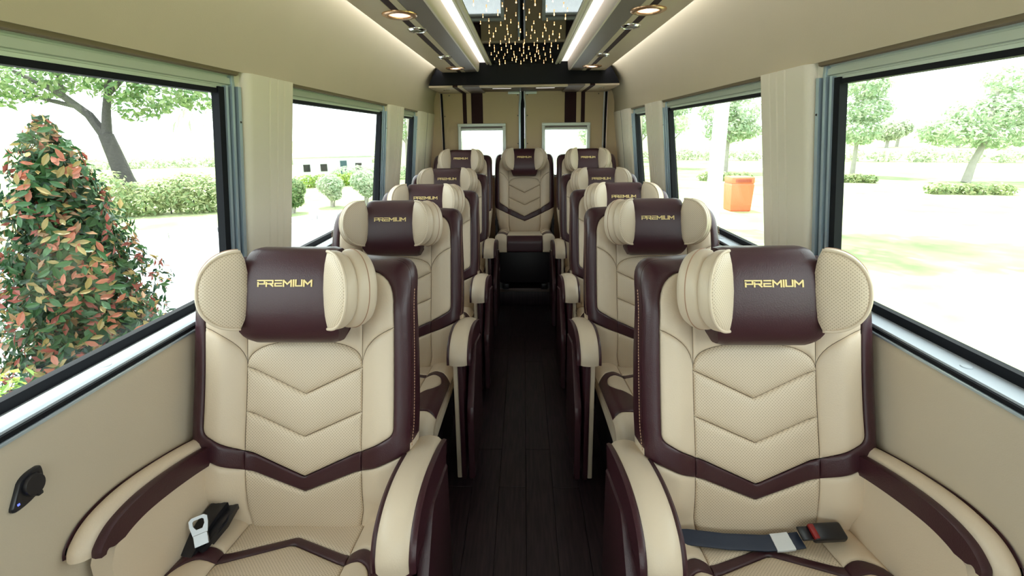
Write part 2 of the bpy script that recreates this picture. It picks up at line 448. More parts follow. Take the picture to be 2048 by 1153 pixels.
def tilt(s, mbd, y0, y1, o0, o1, z0, z1):
    """upright bar leaning with the van's side: o0..o1 inward offsets from the glass plane"""
    return mbd.loft([[(s * (xg(z) - o0), y0, z), (s * (xg(z) - o0), y1, z), (s * (xg(z) - o1), y1, z), (s * (xg(z) - o1), y0, z)] for z in (z0, z1)], True, True, True)
def side_window(s, n, y0, y1):
    w = tag(empty('window_%d' % n, (0, 0, 0)), kind='structure')
    p = MB(); tilt(s, p, y0, y1, -.003, .003, 1.02, 1.76); p.build('pane', M['glass'], w, False)
    k = MB(); tilt(s, k, y0, y1, -.01, .012, 1.012, 1.038)
    tilt(s, k, y1 - .085, y1 - .055, -.005, .020, 1.012, 1.71); tilt(s, k, y0, y0 + .03, -.005, .02, 1.012, 1.71)
    tilt(s, k, y0, y1, -.012, .015, 1.69, 1.705)
    k.build('rubber_seal', M['rubber'], w, False)
    for q in (y1 - .058, ):
        c = MB()
        tilt(s, c, q, q + .062, -.01, .012, 1.012, 1.715); tilt(s, c, q, q + .012, .01, .026, 1.012, 1.715)
        tilt(s, c, q + .022, q + .034, .01, .032, 1.012, 1.715); tilt(s, c, q + .046, q + .062, .01, .038, 1.012, 1.715)
        c.build('window_channel', M['alublue'], w, False)
        for zz in (1.12, 1.60):
            MB().lathe([(.0001, 0), (.004, 0), (.003, .002), (.0001, .002)], (0, 0, 0), 10).build('screw', M['plastic'], w).matrix_local = Matrix.Translation((s * (xg(zz) - .0385), q + .054, zz)) @ Matrix.Rotation(-s * math.pi / 2, 4, 'Y')
    f = lambda prof: [(s * x, z) for x, z in prof]
    b = MB().prism_y(f([(.980, 1.7605), (.978, 1.757), (.978, 1.750), (.984, 1.748), (.984, 1.744), (.976, 1.742), (.976, 1.722), (.984, 1.720), (.984, 1.716), (.977, 1.714), (.979, 1.704), (1.03, 1.704), (1.03, 1.7605)]), y0, y1)
    b.build('roller_blind_cassette', M['alu'], w, angle=20)
    e = MB().box(min(s * .970, s * 1.03), max(s * .970, s * 1.03), y1 - .014, y1 + .001, 1.700, 1.7605, .002).build('blind_end_cap', M['alublue'], w)
    return w
nwin = 0
for s in (-1, 1):
    for y0, y1 in ((-.28, 1.578), (1.905, 3.265), (3.655, 4.195), (-1.9, -.75)):
        nwin += 1; side_window(s, nwin, y0, y1)

# front bulkhead with the windscreen opening (behind the camera), roof
fw = MB()
fw.box(-1.12, 1.12, YF - .08, YF, -.06, .95); fw.box(-1.12, 1.12, YF - .08, YF, 1.95, 2.36)
fw.box(-1.12, -.95, YF - .08, YF, .95, 1.95); fw.box(.95, 1.12, YF - .08, YF, .95, 1.95)
tag(fw.build('wall_front', M['wall'], smooth=False), kind='structure')
wsn = tag(MB().box(-.95, .95, YF - .045, YF - .037, .95, 1.95).build('window_9', M['glass'], smooth=False), kind='structure')
ce = tag(MB().box(-1.14, 1.14, YF - .08, YR + .1, 2.36, 2.42).build('ceiling', M['wallup'], smooth=False), kind='structure')

# ---------------- rear wall and doors
rw = MB()
rw.box(-1.12, -.875, YR, YR + .08, -.06, 2.36); rw.box(.875, 1.12, YR, YR + .08, -.06, 2.36); rw.box(-.875, .875, YR, YR + .08, 2.0, 2.36); rw.box(-.875, .875, YR, YR + .08, -.06, .15)
rwo = tag(rw.build('wall_rear', M['door'], smooth=False), kind='structure')
def rear_door(s, n):
    d = tag(empty('door_%d' % n), kind='structure')
    c = -.012
    xa, xb = c + s * .022, s * .868
    hx0, hx1, hz0, hz1 = s * .225, s * .665, 1.12, 1.60
    k = MB()
    lo, hi = min(xa, xb), max(xa, xb); a, b_ = min(hx0, hx1), max(hx0, hx1)
    k.box(lo, a, YR + .005, YR + .05, .15, 1.995); k.box(b_, hi, YR + .005, YR + .05, .15, 1.995)
    k.box(a, b_, YR + .005, YR + .05, .15, hz0); k.box(a, b_, YR + .005, YR + .05, hz1, 1.995)
    k.build('door_panel', M['door'], d, False)
    for x0, x1 in ((.43, .55), (.60, .640)):
        q0, q1 = sorted((s * x0, s * x1))
        MB().box(q0, q1, YR - .001, YR + .01, 1.66, 1.995, .002, 1).build('burgundy_stripe', M['stripe'], d)
    fr = MB()
    fr.box(a - .034, a, YR - .022, YR + .03, hz0 - .03, hz1 + .05, .004); fr.box(b_, b_ + .034, YR - .022, YR + .03, hz0 - .03, hz1 + .05, .004)
    fr.box(a - .034, b_ + .034, YR - .024, YR + .03, hz1 + .030, hz1 + .062, .004); fr.box(a - .028, b_ + .028, YR - .022, YR + .03, hz0 - .03, hz0, .004)
    fr.build('window_frame', M['alu'], d)
    MB().box(a, b_, YR - .008, YR + .03, hz1 + .012, hz1 + .032, 0).build('blind_slot', M['greybrown'], d, False)
    MB().box(a, b_, YR - .016, YR + .02, hz1 - .012, hz1 + .014, .006).build('roller_blind_cassette', M['alu'], d)
    MB().box(a, b_, YR + .02, YR + .026, hz0, hz1).build('pane', M['glass'], d, False)
    for (x, z) in ((.05, 1.95), (.05, 1.74), (.05, 1.45), (.05, 1.25), (.835, 1.74), (.835, 1.4), (.72, 1.30), (.78, 1.95)):
        sc = MB().lathe([(.0001, 0), (.007, 0), (.006, .003), (.0001, .004)], (0, 0, 0), 10).build('trim_button', M['greybrown'], d)
        sc.matrix_local = Matrix.Translation((s * x + c * (x < .1), YR + .004, z)) @ Matrix.Rotation(math.pi / 2, 4, 'X')
    q = [(s * (.862 + .006 * math.sin(3 * z)), YR - .006, z) for z in (.2, .6, 1.0, 1.2, 1.35, 1.5, 1.7, 1.99)]
    MB().tube(q, .011, 8).build('weather_strip', M['rubber'], d)
    if s > 0:
        MB().tube([(x - .022, y, z) for x, y, z in q], .007, 8).build('weather_strip', M['white'], d)
    # edge strip of the door next to the middle gap
    zz = [.2, 1.0, 1.40, 1.60, 1.80, 1.86, 1.92, 1.98]
    off = [.03, .03, .03, .03, .03, .028, .020, .020]
    MB().tube([(c + s * o, YR - .004, z) for o, z in zip(off, zz)], .009 if s > 0 else .012, 8).build('door_edge_strip', M['white'] if s > 0 else M['alublue'], d)
    q0, q1 = sorted((c + s * .03, c + s * .15))
    MB().box(q0, q1, YR - .02, YR + .01, 1.955, 1.982, .004).build('latch_plate', M['alu'], d)
    return d
rear_door(-1, 1); rear_door(1, 2)
tag(MB().box(-.03, .008, YR - .006, YR + .05, .15, 1.99, .003).build('trim_1', M['rubber']), kind='structure')

# ---------------- ceiling: consoles, coves, star panel, rear overhead box
def console(s):
    f = lambda prof: [(s * x, z) for x, z in prof]
    side = 'left' if s < 0 else 'right'
    c = empty('overhead_console', (0, 0, 0))
    tag(c, 'long beige and grey-brown overhead console with lamps along the %s of the ceiling' % side, 'console', 'overhead consoles')
    Y0, Y1 = YF, 4.297
    MB().prism_y(f([(.592, 2.097), (.725, 2.097), (.737, 2.104), (.737, 2.125), (.722, 2.128), (.592, 2.128)]), Y0, Y1).build('outer_panel', M['console'], c)
    MB().prism_y(f([(.556, 2.0985), (.591, 2.0985), (.591, 2.12), (.556, 2.12)]), Y0, Y1).build('burgundy_stripe', M['stripe'], c)
    MB().prism_y(f([(.522, 2.097), (.555, 2.097), (.555, 2.12), (.522, 2.12)]), Y0, Y1).build('beige_stripe', M['console'], c)
    MB().prism_y(f([(.418, 2.102), (.521, 2.0985), (.521, 2.125), (.418, 2.125)]), Y0, Y1).build('inner_panel', M['greybrown'], c)
    MB().prism_y(f([(.402, 2.106), (.407, 2.100), (.417, 2.100), (.417, 2.13), (.410, 2.199), (.3925, 2.199), (.398, 2.12)]), Y0, Y1).build('inner_lip', M['lip'], c)
    MB().prism_y(f([(.738, 2.118), (.744, 2.118), (.744, 2.128), (.738, 2.128)]), Y0, Y1).build('led_strip', M['led'], c, False)
    t = tag(empty('trim_%d' % (2 if s < 0 else 3)), kind='structure')
    MB().prism_y(f([(.3335, 2.178), (.392, 2.178), (.392, 2.199), (.3335, 2.199)]), Y0, Y1).build('lit_cove', M['covedif'], t, False)
    MB().prism_y(f([(.333, 2.199), (.333, 2.165), (.327, 2.157), (.318, 2.157), (.314, 2.164), (.308, 2.164), (.305, 2.156), (.292, 2.152), (.284, 2.156), (.284, 2.199)]), Y0, Y1).build('metal_rail', M['champ'], t, angle=20)
    return c
console(-1); console(1)
ordn = {0: 'nearer', 1: 'rear'}
for s in (-1, 1):
    sd = 'left' if s < 0 else 'right'
    for i, y in enumerate((2.27, 4.03)):
        t = empty('downlight', (s * .573, y, 2.097))
        tag(t, '%s round copper-rimmed downlight glowing warm in the %s overhead console' % (ordn[i], sd), 'lamp', 'ceiling downlights')
        MB().lathe([(.048, .002), (.050, -.006), (.066, -.010), (.080, -.004), (.082, .001)], n=36).build('bezel', M['copper'], t)
        MB().lathe([(.0001, -.0015), (.049, -.0015), (.049, .0005), (.0001, .0005)], n=32).build('lens', M['lamp'], t)
        MB().lathe([(.0001, -.007), (.016, -.006), (.024, -.002), (.0001, -.002)], n=20).build('bulb', M['lampcore'], t)
    for i, y in enumerate((2.58, 3.46)):
        t = empty('air_vent', (s * .565, y, 2.097))
        tag(t, '%s small round chrome air vent in the %s overhead console' % (ordn[i], sd), 'air vent', 'ceiling air vents')
        MB().lathe([(.033, 0), (.034, -.008), (.042, -.010), (.052, -.003), (.053, .001), (.033, .001)], n=30).build('ring', M['chrome'], t)
        MB().lathe([(.0001, -.004), (.034, -.004), (.034, 0), (.0001, 0)], n=24).build('grille', M['plastic'], t)
        for k in range(-2, 3):
            MB().box(-.03, .03, k * .012 - .002, k * .012 + .002, -.009, -.004).build('slat', M['chrome'], t, False)

sp = MB().box(-.284, .284, YF, 4.297, 2.162, 2.19).build('star_ceiling_panel', M['gloss'], smooth=False)
tag(sp, 'glossy black ceiling panel with amber star lights above the aisle', 'ceiling panel')
star = None
for i in range(116):
    y = 2.1 + 2.15 * (i + .5) / 116
    x = (((i * 0.61803) % 1.0) - .5) * .50 + random.uniform(-.02, .02)
    if star is None:
        star = MB().lathe([(.0008, .0), (.0016, -.004), (.0030, -.016), (.0022, -.020), (.0004, -.022)], n=8).build('star_light', M['star'], sp)
        o = star
    else:
        o = star.copy(); COL.objects.link(o)
    k = random.uniform(.32, .75)
    o.location = (x, y, 2.1615); o.scale = (random.uniform(.8, 1.2), random.uniform(.8, 1.2), k)

ob = MB().loft([[(-.862, y, 1.988), (.862, y, 1.988), (.80, y, 2.10), (.765, y, 2.155), (.70, y, 2.19), (-.70, y, 2.19), (-.765, y, 2.155), (-.80, y, 2.10)] for y in (4.30, 4.34)], True, True, True).build('rear_overhead_box', M['boxblack'], smooth=False)
tag(ob, 'glossy black overhead box across the van above the rear doors', 'overhead box')
for a, b_ in ((-.862, -.645), (.645, .862), (-.598, -.555), (.555, .598)):
    MB().box(a, b_, 4.305, YR, 1.968, 1.986, .002).build('soffit_panel', M['console'], ob)
for s in (-1, 1):
    a, b_ = sorted((s * .6, s * .643)); MB().box(a, b_, 4.306, YR, 1.970, 1.986).build('burgundy_stripe', M['stripe'], ob, False)
    a, b_ = sorted((s * .40, s * .553)); MB().box(a, b_, 4.306, YR, 1.970, 1.986).build('grey_panel', M['greybrown'], ob, False)
    MB().lathe([(.0001, -.006), (.018, -.006), (.030, -.003), (.032, .0), (.0001, .0)], (s * .735, 4.52, 1.968), 20).build('reading_light', M['chrome'], ob)
    a, b_ = sorted((s * .12, s * .30)); MB().box(a, b_, 4.60, 4.63, 1.982, 1.986).build('light_slit', M['covedif'], ob, False)
MB().box(-.40, .40, 4.306, 4.36, 1.965, 1.986, .004).build('front_rim', M['console'], ob)
MB().box(-.40, .40, 4.36, YR, 1.983, 1.988).build('recess_panel', M['burgundy'], ob, False)

# ---------------- socket on the left wall
so = empty('power_socket', (-.968, .728, .892)); so.scale = (.8, .72, .72)
tag(so, 'black flip-cover power socket with blue indicator on the left wall', 'socket')
def yz_plate(prof, x0, x1, inset=.003):
    c = np.mean(np.array(prof), 0)
    L = lambda x, k: [(x, c[0] + (p[0] - c[0]) * k, c[1] + (p[1] - c[1]) * k) for p in prof]
    return MB().loft([L(x0, 1), L(x1 - inset, 1), L(x1, .93)], True, True, True)
pr = quad((-.045, -.025), (-.052, -.04), (-.03, -.042), 4) + quad((-.03, -.042), (.01, -.042), (.03, -.022), 5) + quad((.03, -.022), (.045, .0), (.043, .03), 5) + quad((.043, .03), (.043, .042), (.03, .042), 4) + quad((.03, .042), (-.01, .046), (-.022, .02), 6)
yz_plate(pr, -.002, .010).build('housing', M['plastic'], so)
cv = [(.010 + .026 * math.cos(a), .004 + .030 * math.sin(a)) for a in [i * math.pi / 10 for i in range(20)]]
yz_plate(cv, .010, .020, .004).build('flip_cover', M['plastic'], so)
MB().box(.004, .016, .012, .026, -.036, -.026, .002).build('cover_tab', M['plastic'], so)
MB().box(.0101, .0115, -.034, -.028, -.026, -.020, .0005, 1).build('indicator', M['blueled'], so)

# ================================================================== SEATS
REC = math.radians(12.5); CR, SR = math.cos(REC), math.sin(REC); ZS = .44
def PB(u, v, h):
    u = np.asarray(u, float) + 0 * np.asarray(v, float)
    return np.stack([u, v * SR - h * CR, ZS + v * CR + h * SR], -1)
def PB1(u, v, h): return tuple(float(q) for q in (u, v * SR - h * CR, ZS + v * CR + h * SR))
# outer outline of the backrest (right half, bottom to top) in (u, v)
half = [(0, -.03)] + [(.255, -.03)] + quad((.255, -.03), (.275, -.02), (.280, .02), 4) + [(.280, .02), (.300, .14), (.313, .235), (.317, .33), (.317, .50), (.313, .66)] + quad((.312, .70), (.311, .765), (.265, .773), 7) + [(.265, .773), (.15, .780)]
OUT = np.array(half + [(-x, y) for x, y in half[::-1] if x > 0])
OUTR = resample([tuple(p) for p in OUT], .02)
def HB(u, v):
    a = np.abs(u)
    h = .042 * sstep(.14, .235, a) * sstep(0.0, .12, v) * (1 - .5 * sstep(.62, .76, v))
    h = h + .016 * np.exp(-((v - .20) / .16) ** 2) * (a < .5)          # lumbar swell
    d = seg_dist(np.stack([u, v], 1), OUTR)
    t = np.clip(d / .034, 0, 1)
    return h - .022 * (1 - t) ** 2 - .02 * sstep(.66, .78, v) * (1 - t)
S = .170
arcp = lambda: quad((S, .480), (.185, .55), (.272, .585), 10)
def back_panels(bk):
    arch = [(S * math.copysign(abs(math.cos(a)) ** .8, math.cos(a)), .465 + .072 * abs(math.sin(a)) ** .8) for a in [i * math.pi / 24 for i in range(25)]]
    q1c, q1s, q2c, q2s, buc, bus, blc, bls = .383, .463, .262, .336, .147, .225, .102, .170
    P = lambda name, poly, m, **k: panel(name, poly, HB, PB, m, bk, **k)
    P('quilted_panel', [(-S, q1s), (0, q1c), (S, q1s)] + arch[1:-1], M['perf'], dome=.008, r=.02)
    P('quilted_panel', [(-S, q2s), (0, q2c), (S, q2s), (S, q1s), (0, q1c), (-S, q1s)], M['perf'], dome=.008, r=.022)
    P('quilted_panel', [(-S, bus), (0, buc), (S, bus), (S, q2s), (0, q2c), (-S, q2s)], M['perf'], dome=.006, r=.022)
    P('chevron_band', [(-S, bls), (0, blc), (S, bls), (S, bus), (0, buc), (-S, bus)], M['burgundy'], r=.008, g=.004)
    P('lower_centre_panel', [(-.155, -.028), (.155, -.028), (S, .05), (S, bls), (0, blc), (-S, bls), (-S, .05)], M['perf'], dome=.006)
    P('upper_centre_panel', arch + [(-S, .48), (-S, .74), (S, .74), (S, .48)][0:0] + [(-S, .466), (-S, .745), (S, .745), (S, .466)], M['cream'], step=.02)
    side = [(S, bus)] + [(.250, .272)] + quad((.250, .272), (.272, .283), (.272, .305), 6) + [(.272, .305), (.272, .585)] + arcp()[::-1][:-1] + [(S, .48)]
    corner = arcp() + [(.272, .585), (.270, .66)] + quad((.270, .66), (.262, .74), (.19, .745), 7) + [(.19, .745), (S, .745)]
    lower = [(.155, -.028), (.255, -.029)] + quad((.255, -.029), (.275, -.02), (.280, .02), 4) + [(.280, .02), (.300, .14), (.313, .235), (S, bls), (S, .05)]
    border = [(S, bls), (.313, .235), (.317, .33), (.317, .50), (.313, .66)] + quad((.312, .70), (.311, .765), (.265, .773), 7) + [(.265, .773), (.15, .780), (0, .780), (0, .745), (.19, .745)] + \
        quad((.19, .745), (.262, .74), (.270, .66), 7) + [(.270, .66), (.272, .585), (.272, .305)] + quad((.272, .305), (.272, .283), (.250, .272), 6) + [(.250, .272), (S, bus)]
    for f in (lambda p: p, mir):
        P('side_panel', f(side), M['cream'], dome=.004)
        P('upper_corner_panel', f(corner), M['cream'], step=.02)
        P('lower_side_panel', f(lower), M['cream'])
        P('border_panel', f(border), M['burgundy'], r=.010, g=.005)

def make_back(seat):
    # shell: burgundy upper sides, top and rear cover
    n = len(OUTR)
    hs = HB(OUTR[:, 0], OUTR[:, 1]) - .0052
    def ring(k, h): return [PB1(OUTR[i, 0] + k * np.sign(OUTR[i, 0]) * min(1, abs(OUTR[i, 0]) / .1), OUTR[i, 1] + (k if OUTR[i, 1] > .7 else 0), h if np.isscalar(h) else h[i]) for i in range(n)]
    tp = 1 - .55 * np.clip(OUTR[:, 1] / .78, 0, 1)
    prof = [(0, hs), (.003, hs - .012), (.005, hs - .045 * tp), (.006, hs - .098 * tp - .004), (-.001, hs - .12 * tp - .008), (-.03, hs - .13 * tp - .012)]
    rings = [ring(k, h) for k, h in prof]
    lim = np.array([v < .235 + 1e-4 for u, v in OUTR])
    up = MB(); low = MB()
    for i in range(len(rings) - 1):
        for j in range(n):
            j2 = (j + 1) % n
            t = low if (lim[j] or lim[j2]) else up
            t.add([rings[i][j], rings[i][j2], rings[i + 1][j2], rings[i + 1][j]], [(0, 1, 2, 3)])
    up.add(rings[-1], [tuple(range(n))])
    def weld(mb, name, m, par):
        me = bpy.data.meshes.new(name); me.from_pydata(mb.v, [], mb.f)
        bm = bmesh.new(); bm.from_mesh(me); bmesh.ops.remove_doubles(bm, verts=bm.verts[:], dist=1e-5); bmesh.ops.recalc_face_normals(bm, faces=bm.faces[:]); bm.to_mesh(me); bm.free()
        return link(name, me, m, par, True, 45)
    bk = weld(up, 'backrest', M['burgundy'], seat)
    weld(low, 'lower_side_trim', M['cream'], bk)
    back_panels(bk)
    st = MB()                                          # dashes of tan thread along both outer seams
    for s in (-1, 1):
        for i in range(60):
            v0 = .245 + i * .0083; v1 = v0 + .0055
            e = .004
            uu = s * (.3205 if v0 > .3 else .3205 - (.3 - v0) * .08)
            if v0 > .69: continue
            hq = float(HB(np.array([s * .317]), np.array([v0]))[0]) - .018
            a, c = PB1(uu, v0, hq), PB1(uu, v1, hq)
            st.add([(a[0], a[1] - .0009, a[2]), (a[0] + s * .002, a[1], a[2]), (a[0], a[1] + .0009, a[2]), (c[0], c[1] - .0009, c[2]), (c[0] + s * .002, c[1], c[2]), (c[0], c[1] + .0009, c[2])],
                   [(0, 1, 4, 3), (1, 2, 5, 4)])
    s_ = st.build('stitching', M['stitch'], bk, False); s_['kind'] = 'stuff'
    return bk

# headrest ---------------------------------------------------------
HV, HH = .679, .136
def pill(v, n=2.7):
    return .022 + .090 * max(0.0, 1 - abs((v - HV) / HH) ** n) ** (1 / n)
GLY = {'P': [[(0, 0), (0, .62)], [(-.07, .93), (.9, .93), (.9, .40), (.12, .40)]],
       'R': [[(0, 0), (0, .62)], [(-.07, .93), (.9, .93), (.9, .42), (.12, .42)], [(.5, .42), (.95, .02)]],
       'E': [[(.0, .93), (.92, .93)], [(.0, .48), (.86, .48)], [(.92, .07), (-.0, .07), (0, .48)]],
       'M': [[(0, 0), (0, .95), (.52, .35), (1.06, .95), (1.06, 0)]],
       'I': [[(.05, 0), (.05, 1.0)]],
       'U': [[(0, 1.0), (0, .07), (.85, .07), (.85, 1.0)]]}
ADV = {'P': 1.16, 'R': 1.24, 'E': 1.18, 'M': 1.34, 'I': .36, 'U': 1.14}
def lettering(hd):
    word = 'PREMIUM'; cw, ch, th = .0194, .0168, .0040
    tot = sum(ADV[c] for c in word) * cw - .004
    mb = MB(); x = -tot / 2; vb = .711
    for c in word:
        for stv in GLY[c]:
            pts = [np.array([x + p[0] * cw, vb + p[1] * ch]) for p in stv]
            for a, b_ in zip(pts[:-1], pts[1:]):
                d = b_ - a; L = np.linalg.norm(d); d = d / L; nn = np.array([-d[1], d[0]])
                wv = th / 2 * (1.0 if abs(d[1]) > .5 else .85)
                a2, b2 = a - d * th * .35, b_ + d * th * .35
                k = 4; vs = []
                for i in range(k + 1):
                    q = a2 + (b2 - a2) * i / k
                    for e in (-1, 1):
                        p = q + nn * wv * e
                        vs.append(PB1(p[0], p[1], pill(p[1]) + .0018))
                for i in range(k + 1):
                    q = a2 + (b2 - a2) * i / k
                    for e in (-1, 1):
                        p = q + nn * wv * e
                        vs.append(PB1(p[0], p[1], pill(p[1]) - .001))
                o = 2 * (k + 1); fs = []
                for i in range(k):
                    b0 = 2 * i
                    fs += [(b0, b0 + 1, b0 + 3, b0 + 2), (b0, b0 + 2, b0 + 2 + o, b0 + o), (b0 + 1, b0 + 1 + o, b0 + 3 + o, b0 + 3)]
                fs += [(0, o, o + 1, 1), (2 * k, 2 * k + 1, 2 * k + 1 + o, 2 * k + o)]
                mb.add(vs, fs)
        x += ADV[c] * cw
    l = mb.build('lettering', M['gold'], hd, False); l['label'] = 'gold embroidered word on the headrest'
def make_headrest(seat):
    loops = []
    angs = [i * 2 * math.pi / 36 for i in range(36)]
    def se(c, n=2.7): return math.copysign(abs(c) ** (2 / n), c)
    for k in range(15):
        f = -1 + 2 * k / 14
        lp = []
        for a in angs:
            v = HV + HH * se(math.sin(a)); ch_ = se(math.cos(a))
            h = .022 + (.090 if ch_ > 0 else .03) * ch_
            w = .138 - .018 * sstep(.60, .81, np.array(v)) - .016 * (1 - sstep(.540, .585, np.array(v)))
            e = .965 if abs(f) == 1 else 1.0
            lp.append(PB1(f * float(w), HV + (v - HV) * e, .022 + (h - .022) * e))
        loops.append(lp)
    hd = MB().loft(loops, True, True, True).build('headrest', M['burgundy'], seat, angle=60)
    lettering(hd)
    TH = math.radians(40)
    for s in (-1, 1):
        u0, h0 = .118, .116
        ca, sa = math.cos(TH), math.sin(TH)
        def W(a, b_, t):                                # a outward, b up, t out of the face
            return PB1(s * (u0 + a * ca - t * sa), HV + .022 + b_, h0 + a * sa + t * ca)
        A, B = .100, .105
        N = 44
        ol = []
        for i in range(N):
            an = -math.pi / 2 + math.pi * i / (N - 1)
            ol.append((A * se(math.cos(an), 2.15), B * se(math.sin(an), 2.1 if an > 0 else 2.25)))
        ol += [(-.010, B * .78), (-.017, B * .45), (-.021, 0), (-.017, -B * .45), (-.010, -B * .78)]
        c0 = (.040, 0.0)
        def lay(k, t, da=0.0, kb=None): return [W(c0[0] + da + (p[0] - c0[0]) * k, p[1] * (kb or k), t) for p in ol]
        # front pad: gusset, piping and perforated face
        g = MB().loft([lay(.80, -.034), lay(.93, -.032), lay(1.0, -.022), lay(1.01, -.010), lay(.975, .0015), lay(.95, .001)], True, True, False).build('wing_front_pad', M['cream'], hd, angle=60)
        fmb = []
        ks = [.975, .94, .85, .70, .5, .3, .12]; ts = [.0005, .0035, .0075, .0105, .0125, .0135, .014]
        me_v, me_f, uvs = [], [], []
        n = len(ol)
        for k, t in zip(ks, ts):
            for p in ol:
                q = (c0[0] + (p[0] - c0[0]) * k, p[1] * k); me_v.append(W(q[0], q[1], t)); uvs.append(q)
        for i in range(len(ks) - 1):
            for j in range(n):
                f = (i * n + j, i * n + (j + 1) % n, (i + 1) * n + (j + 1) % n, (i + 1) * n + j)
                me_f.append(f if s > 0 else f[::-1])
        me_v.append(W(c0[0], 0, .0141)); uvs.append(c0)
        for j in range(n):
            f = ((len(ks) - 1) * n + j, (len(ks) - 1) * n + (j + 1) % n, len(me_v) - 1); me_f.append(f if s > 0 else f[::-1])
        me = bpy.data.meshes.new('wing_face'); me.from_pydata(me_v, [], me_f)
        ul = me.uv_layers.new(name='UVMap')
        for l in me.loops: ul.data[l.index].uv = uvs[l.vertex_index]
        link('wing_face', me, M['perf'], hd, True, 0)
        pts = [W(c0[0] + (p[0] - c0[0]) * .985, p[1] * .985, .002) for p in ol[:N]]
        MB().tube(pts, .0042, 8).build('piping', M['cream'], hd, angle=0)
        # rear pad, fuller, pinched to the front pad at its inner end
        MB().loft([lay(.78, -.096, -.006, .82), lay(.90, -.093, -.005, .95), lay(.96, -.082, -.004, 1.01), lay(.985, -.068, -.003, 1.03), lay(.98, -.052, -.002, 1.02), lay(.95, -.041, 0, .98), lay(.86, -.033, 0, .88)], True, True, True).build('wing_rear_pad', M['cream'], hd, angle=60)
        pts = [W(c0[0] - .003 + (p[0] - c0[0]) * .988, p[1] * 1.032, -.066) for p in ol[:N]]
        MB().tube(pts, .0014, 6).build('seam', M['stitch'], hd, angle=0)
    # soft block joining the headrest to the backrest
    MB().loft([[PB1(u * k, HV + v * k, h) for u, v in ((-.135, -.085), (-.14, 0), (-.135, .075), (.135, .075), (.14, 0), (.135, -.085))] for k, h in ((1, -.01), (1, .03), (.9, .045))], True, True, True).build('headrest_mount', M['cream'], hd)
    return hd

# cushion ----------------------------------------------------------
TL = math.radians(8); CT, ST = math.cos(TL), math.sin(TL)
W0, RN = .50, .06
def PC(u, w, h):
    u = np.asarray(u, float); w = np.asarray(w, float)
    th = np.clip((w - W0) / RN, 0, math.pi / 2 + .1)
    ex = np.maximum(0, (w - W0) - RN * (math.pi / 2 + .1))
    y = np.where(w < W0, w, W0 + RN * np.sin(th)) - ex * math.sin(.1) + h * np.sin(th)
    z = -RN * (1 - np.cos(th)) - ex + h * np.cos(th)
    return np.stack([u, -(y * CT - z * ST), ZS + y * ST + z * CT], -1)
def PC1(u, w, h):
    p = PC(np.array([u]), np.array([w]), h)[0]; return tuple(float(q) for q in p)
def HC(u, w):
    a = np.abs(u)
    h = .022 * sstep(.15, .22, a) * (1 - .5 * sstep(.45, .6, w))
    t = np.clip((.288 - a) / .045, 0, 1)
    return h - .035 * (1 - t) ** 2
def make_cushion(seat):
    # body below the panels: sides and underside
    loops = []
    uw = .286
    for w in [-.05, .1, .3, .5, .53, .56, .59, .62, .66]:
        p0 = PC1(uw, w, -.036); 
        zb = ZS - .10 + .07 * max(0, min(w, .5))
        yb = p0[1] if w < .52 else -(.545)
        lo = min(zb, p0[2] - .01)
        yy = p0[1]
        loops.append([(-uw, yy, p0[2] - .004), (uw, yy, p0[2] - .004), (uw + .002, yy + .0, (p0[2] + lo) / 2), (uw - .012, yy, lo), (-uw + .012, yy, lo), (-uw - .002, yy, (p0[2] + lo) / 2)])
    cu = MB().loft(loops, True, True, True).build('cushion', M['cream'], seat)
    P = lambda name, poly, m, **k: panel(name, poly, HC, PC, m, cu, **k)
    bc, bs, dc, ds = .045, .112, .075, .147
    P('rear_centre_panel', [(-S, -.045), (S, -.045), (S, bs), (0, bc), (-S, bs)], M['perf'])
    P('chevron_band', [(-S, bs), (0, bc), (S, bs), (S, ds), (0, dc), (-S, ds)], M['burgundy'], r=.009, g=.004)
    P('front_centre_panel', [(-S, ds), (0, dc), (S, ds), (S, .50), (-S, .50)], M['perf'], dome=.008, r=.02)
    P('nose_panel', [(-S, .50), (S, .50), (S, .68), (-S, .68)], M['burgundy'])
    E = .287
    top = quad((S, bs), (.215, .085), (E, .170), 8)
    ins = [(S, ds)] + quad((S, ds), (.255, .145), (.258, .24), 8) + quad((.258, .24), (.255, .315), (S, .33), 8) + [(S, .33)]
    rear = [(S, -.045), (E - .01, -.045), (E, 0), (E, .170)] + top[::-1][:-1] + [(S, bs)]
    burg = top + [(E, .170), (E, .50), (S, .50)] + ins[::-1]
    nose = [(S, .50), (E, .50), (E - .01, .68), (S, .68)]
    for f in (lambda p: p, mir):
        P('rear_bolster_panel', f(rear), M['cream'])
        P('bolster_panel', f(burg), M['burgundy'], r=.010, g=.005)
        P('bolster_inset', f(ins), M['cream'], r=.010, g=.005)
        P('nose_side_panel', f(nose), M['cream'])
    return cu

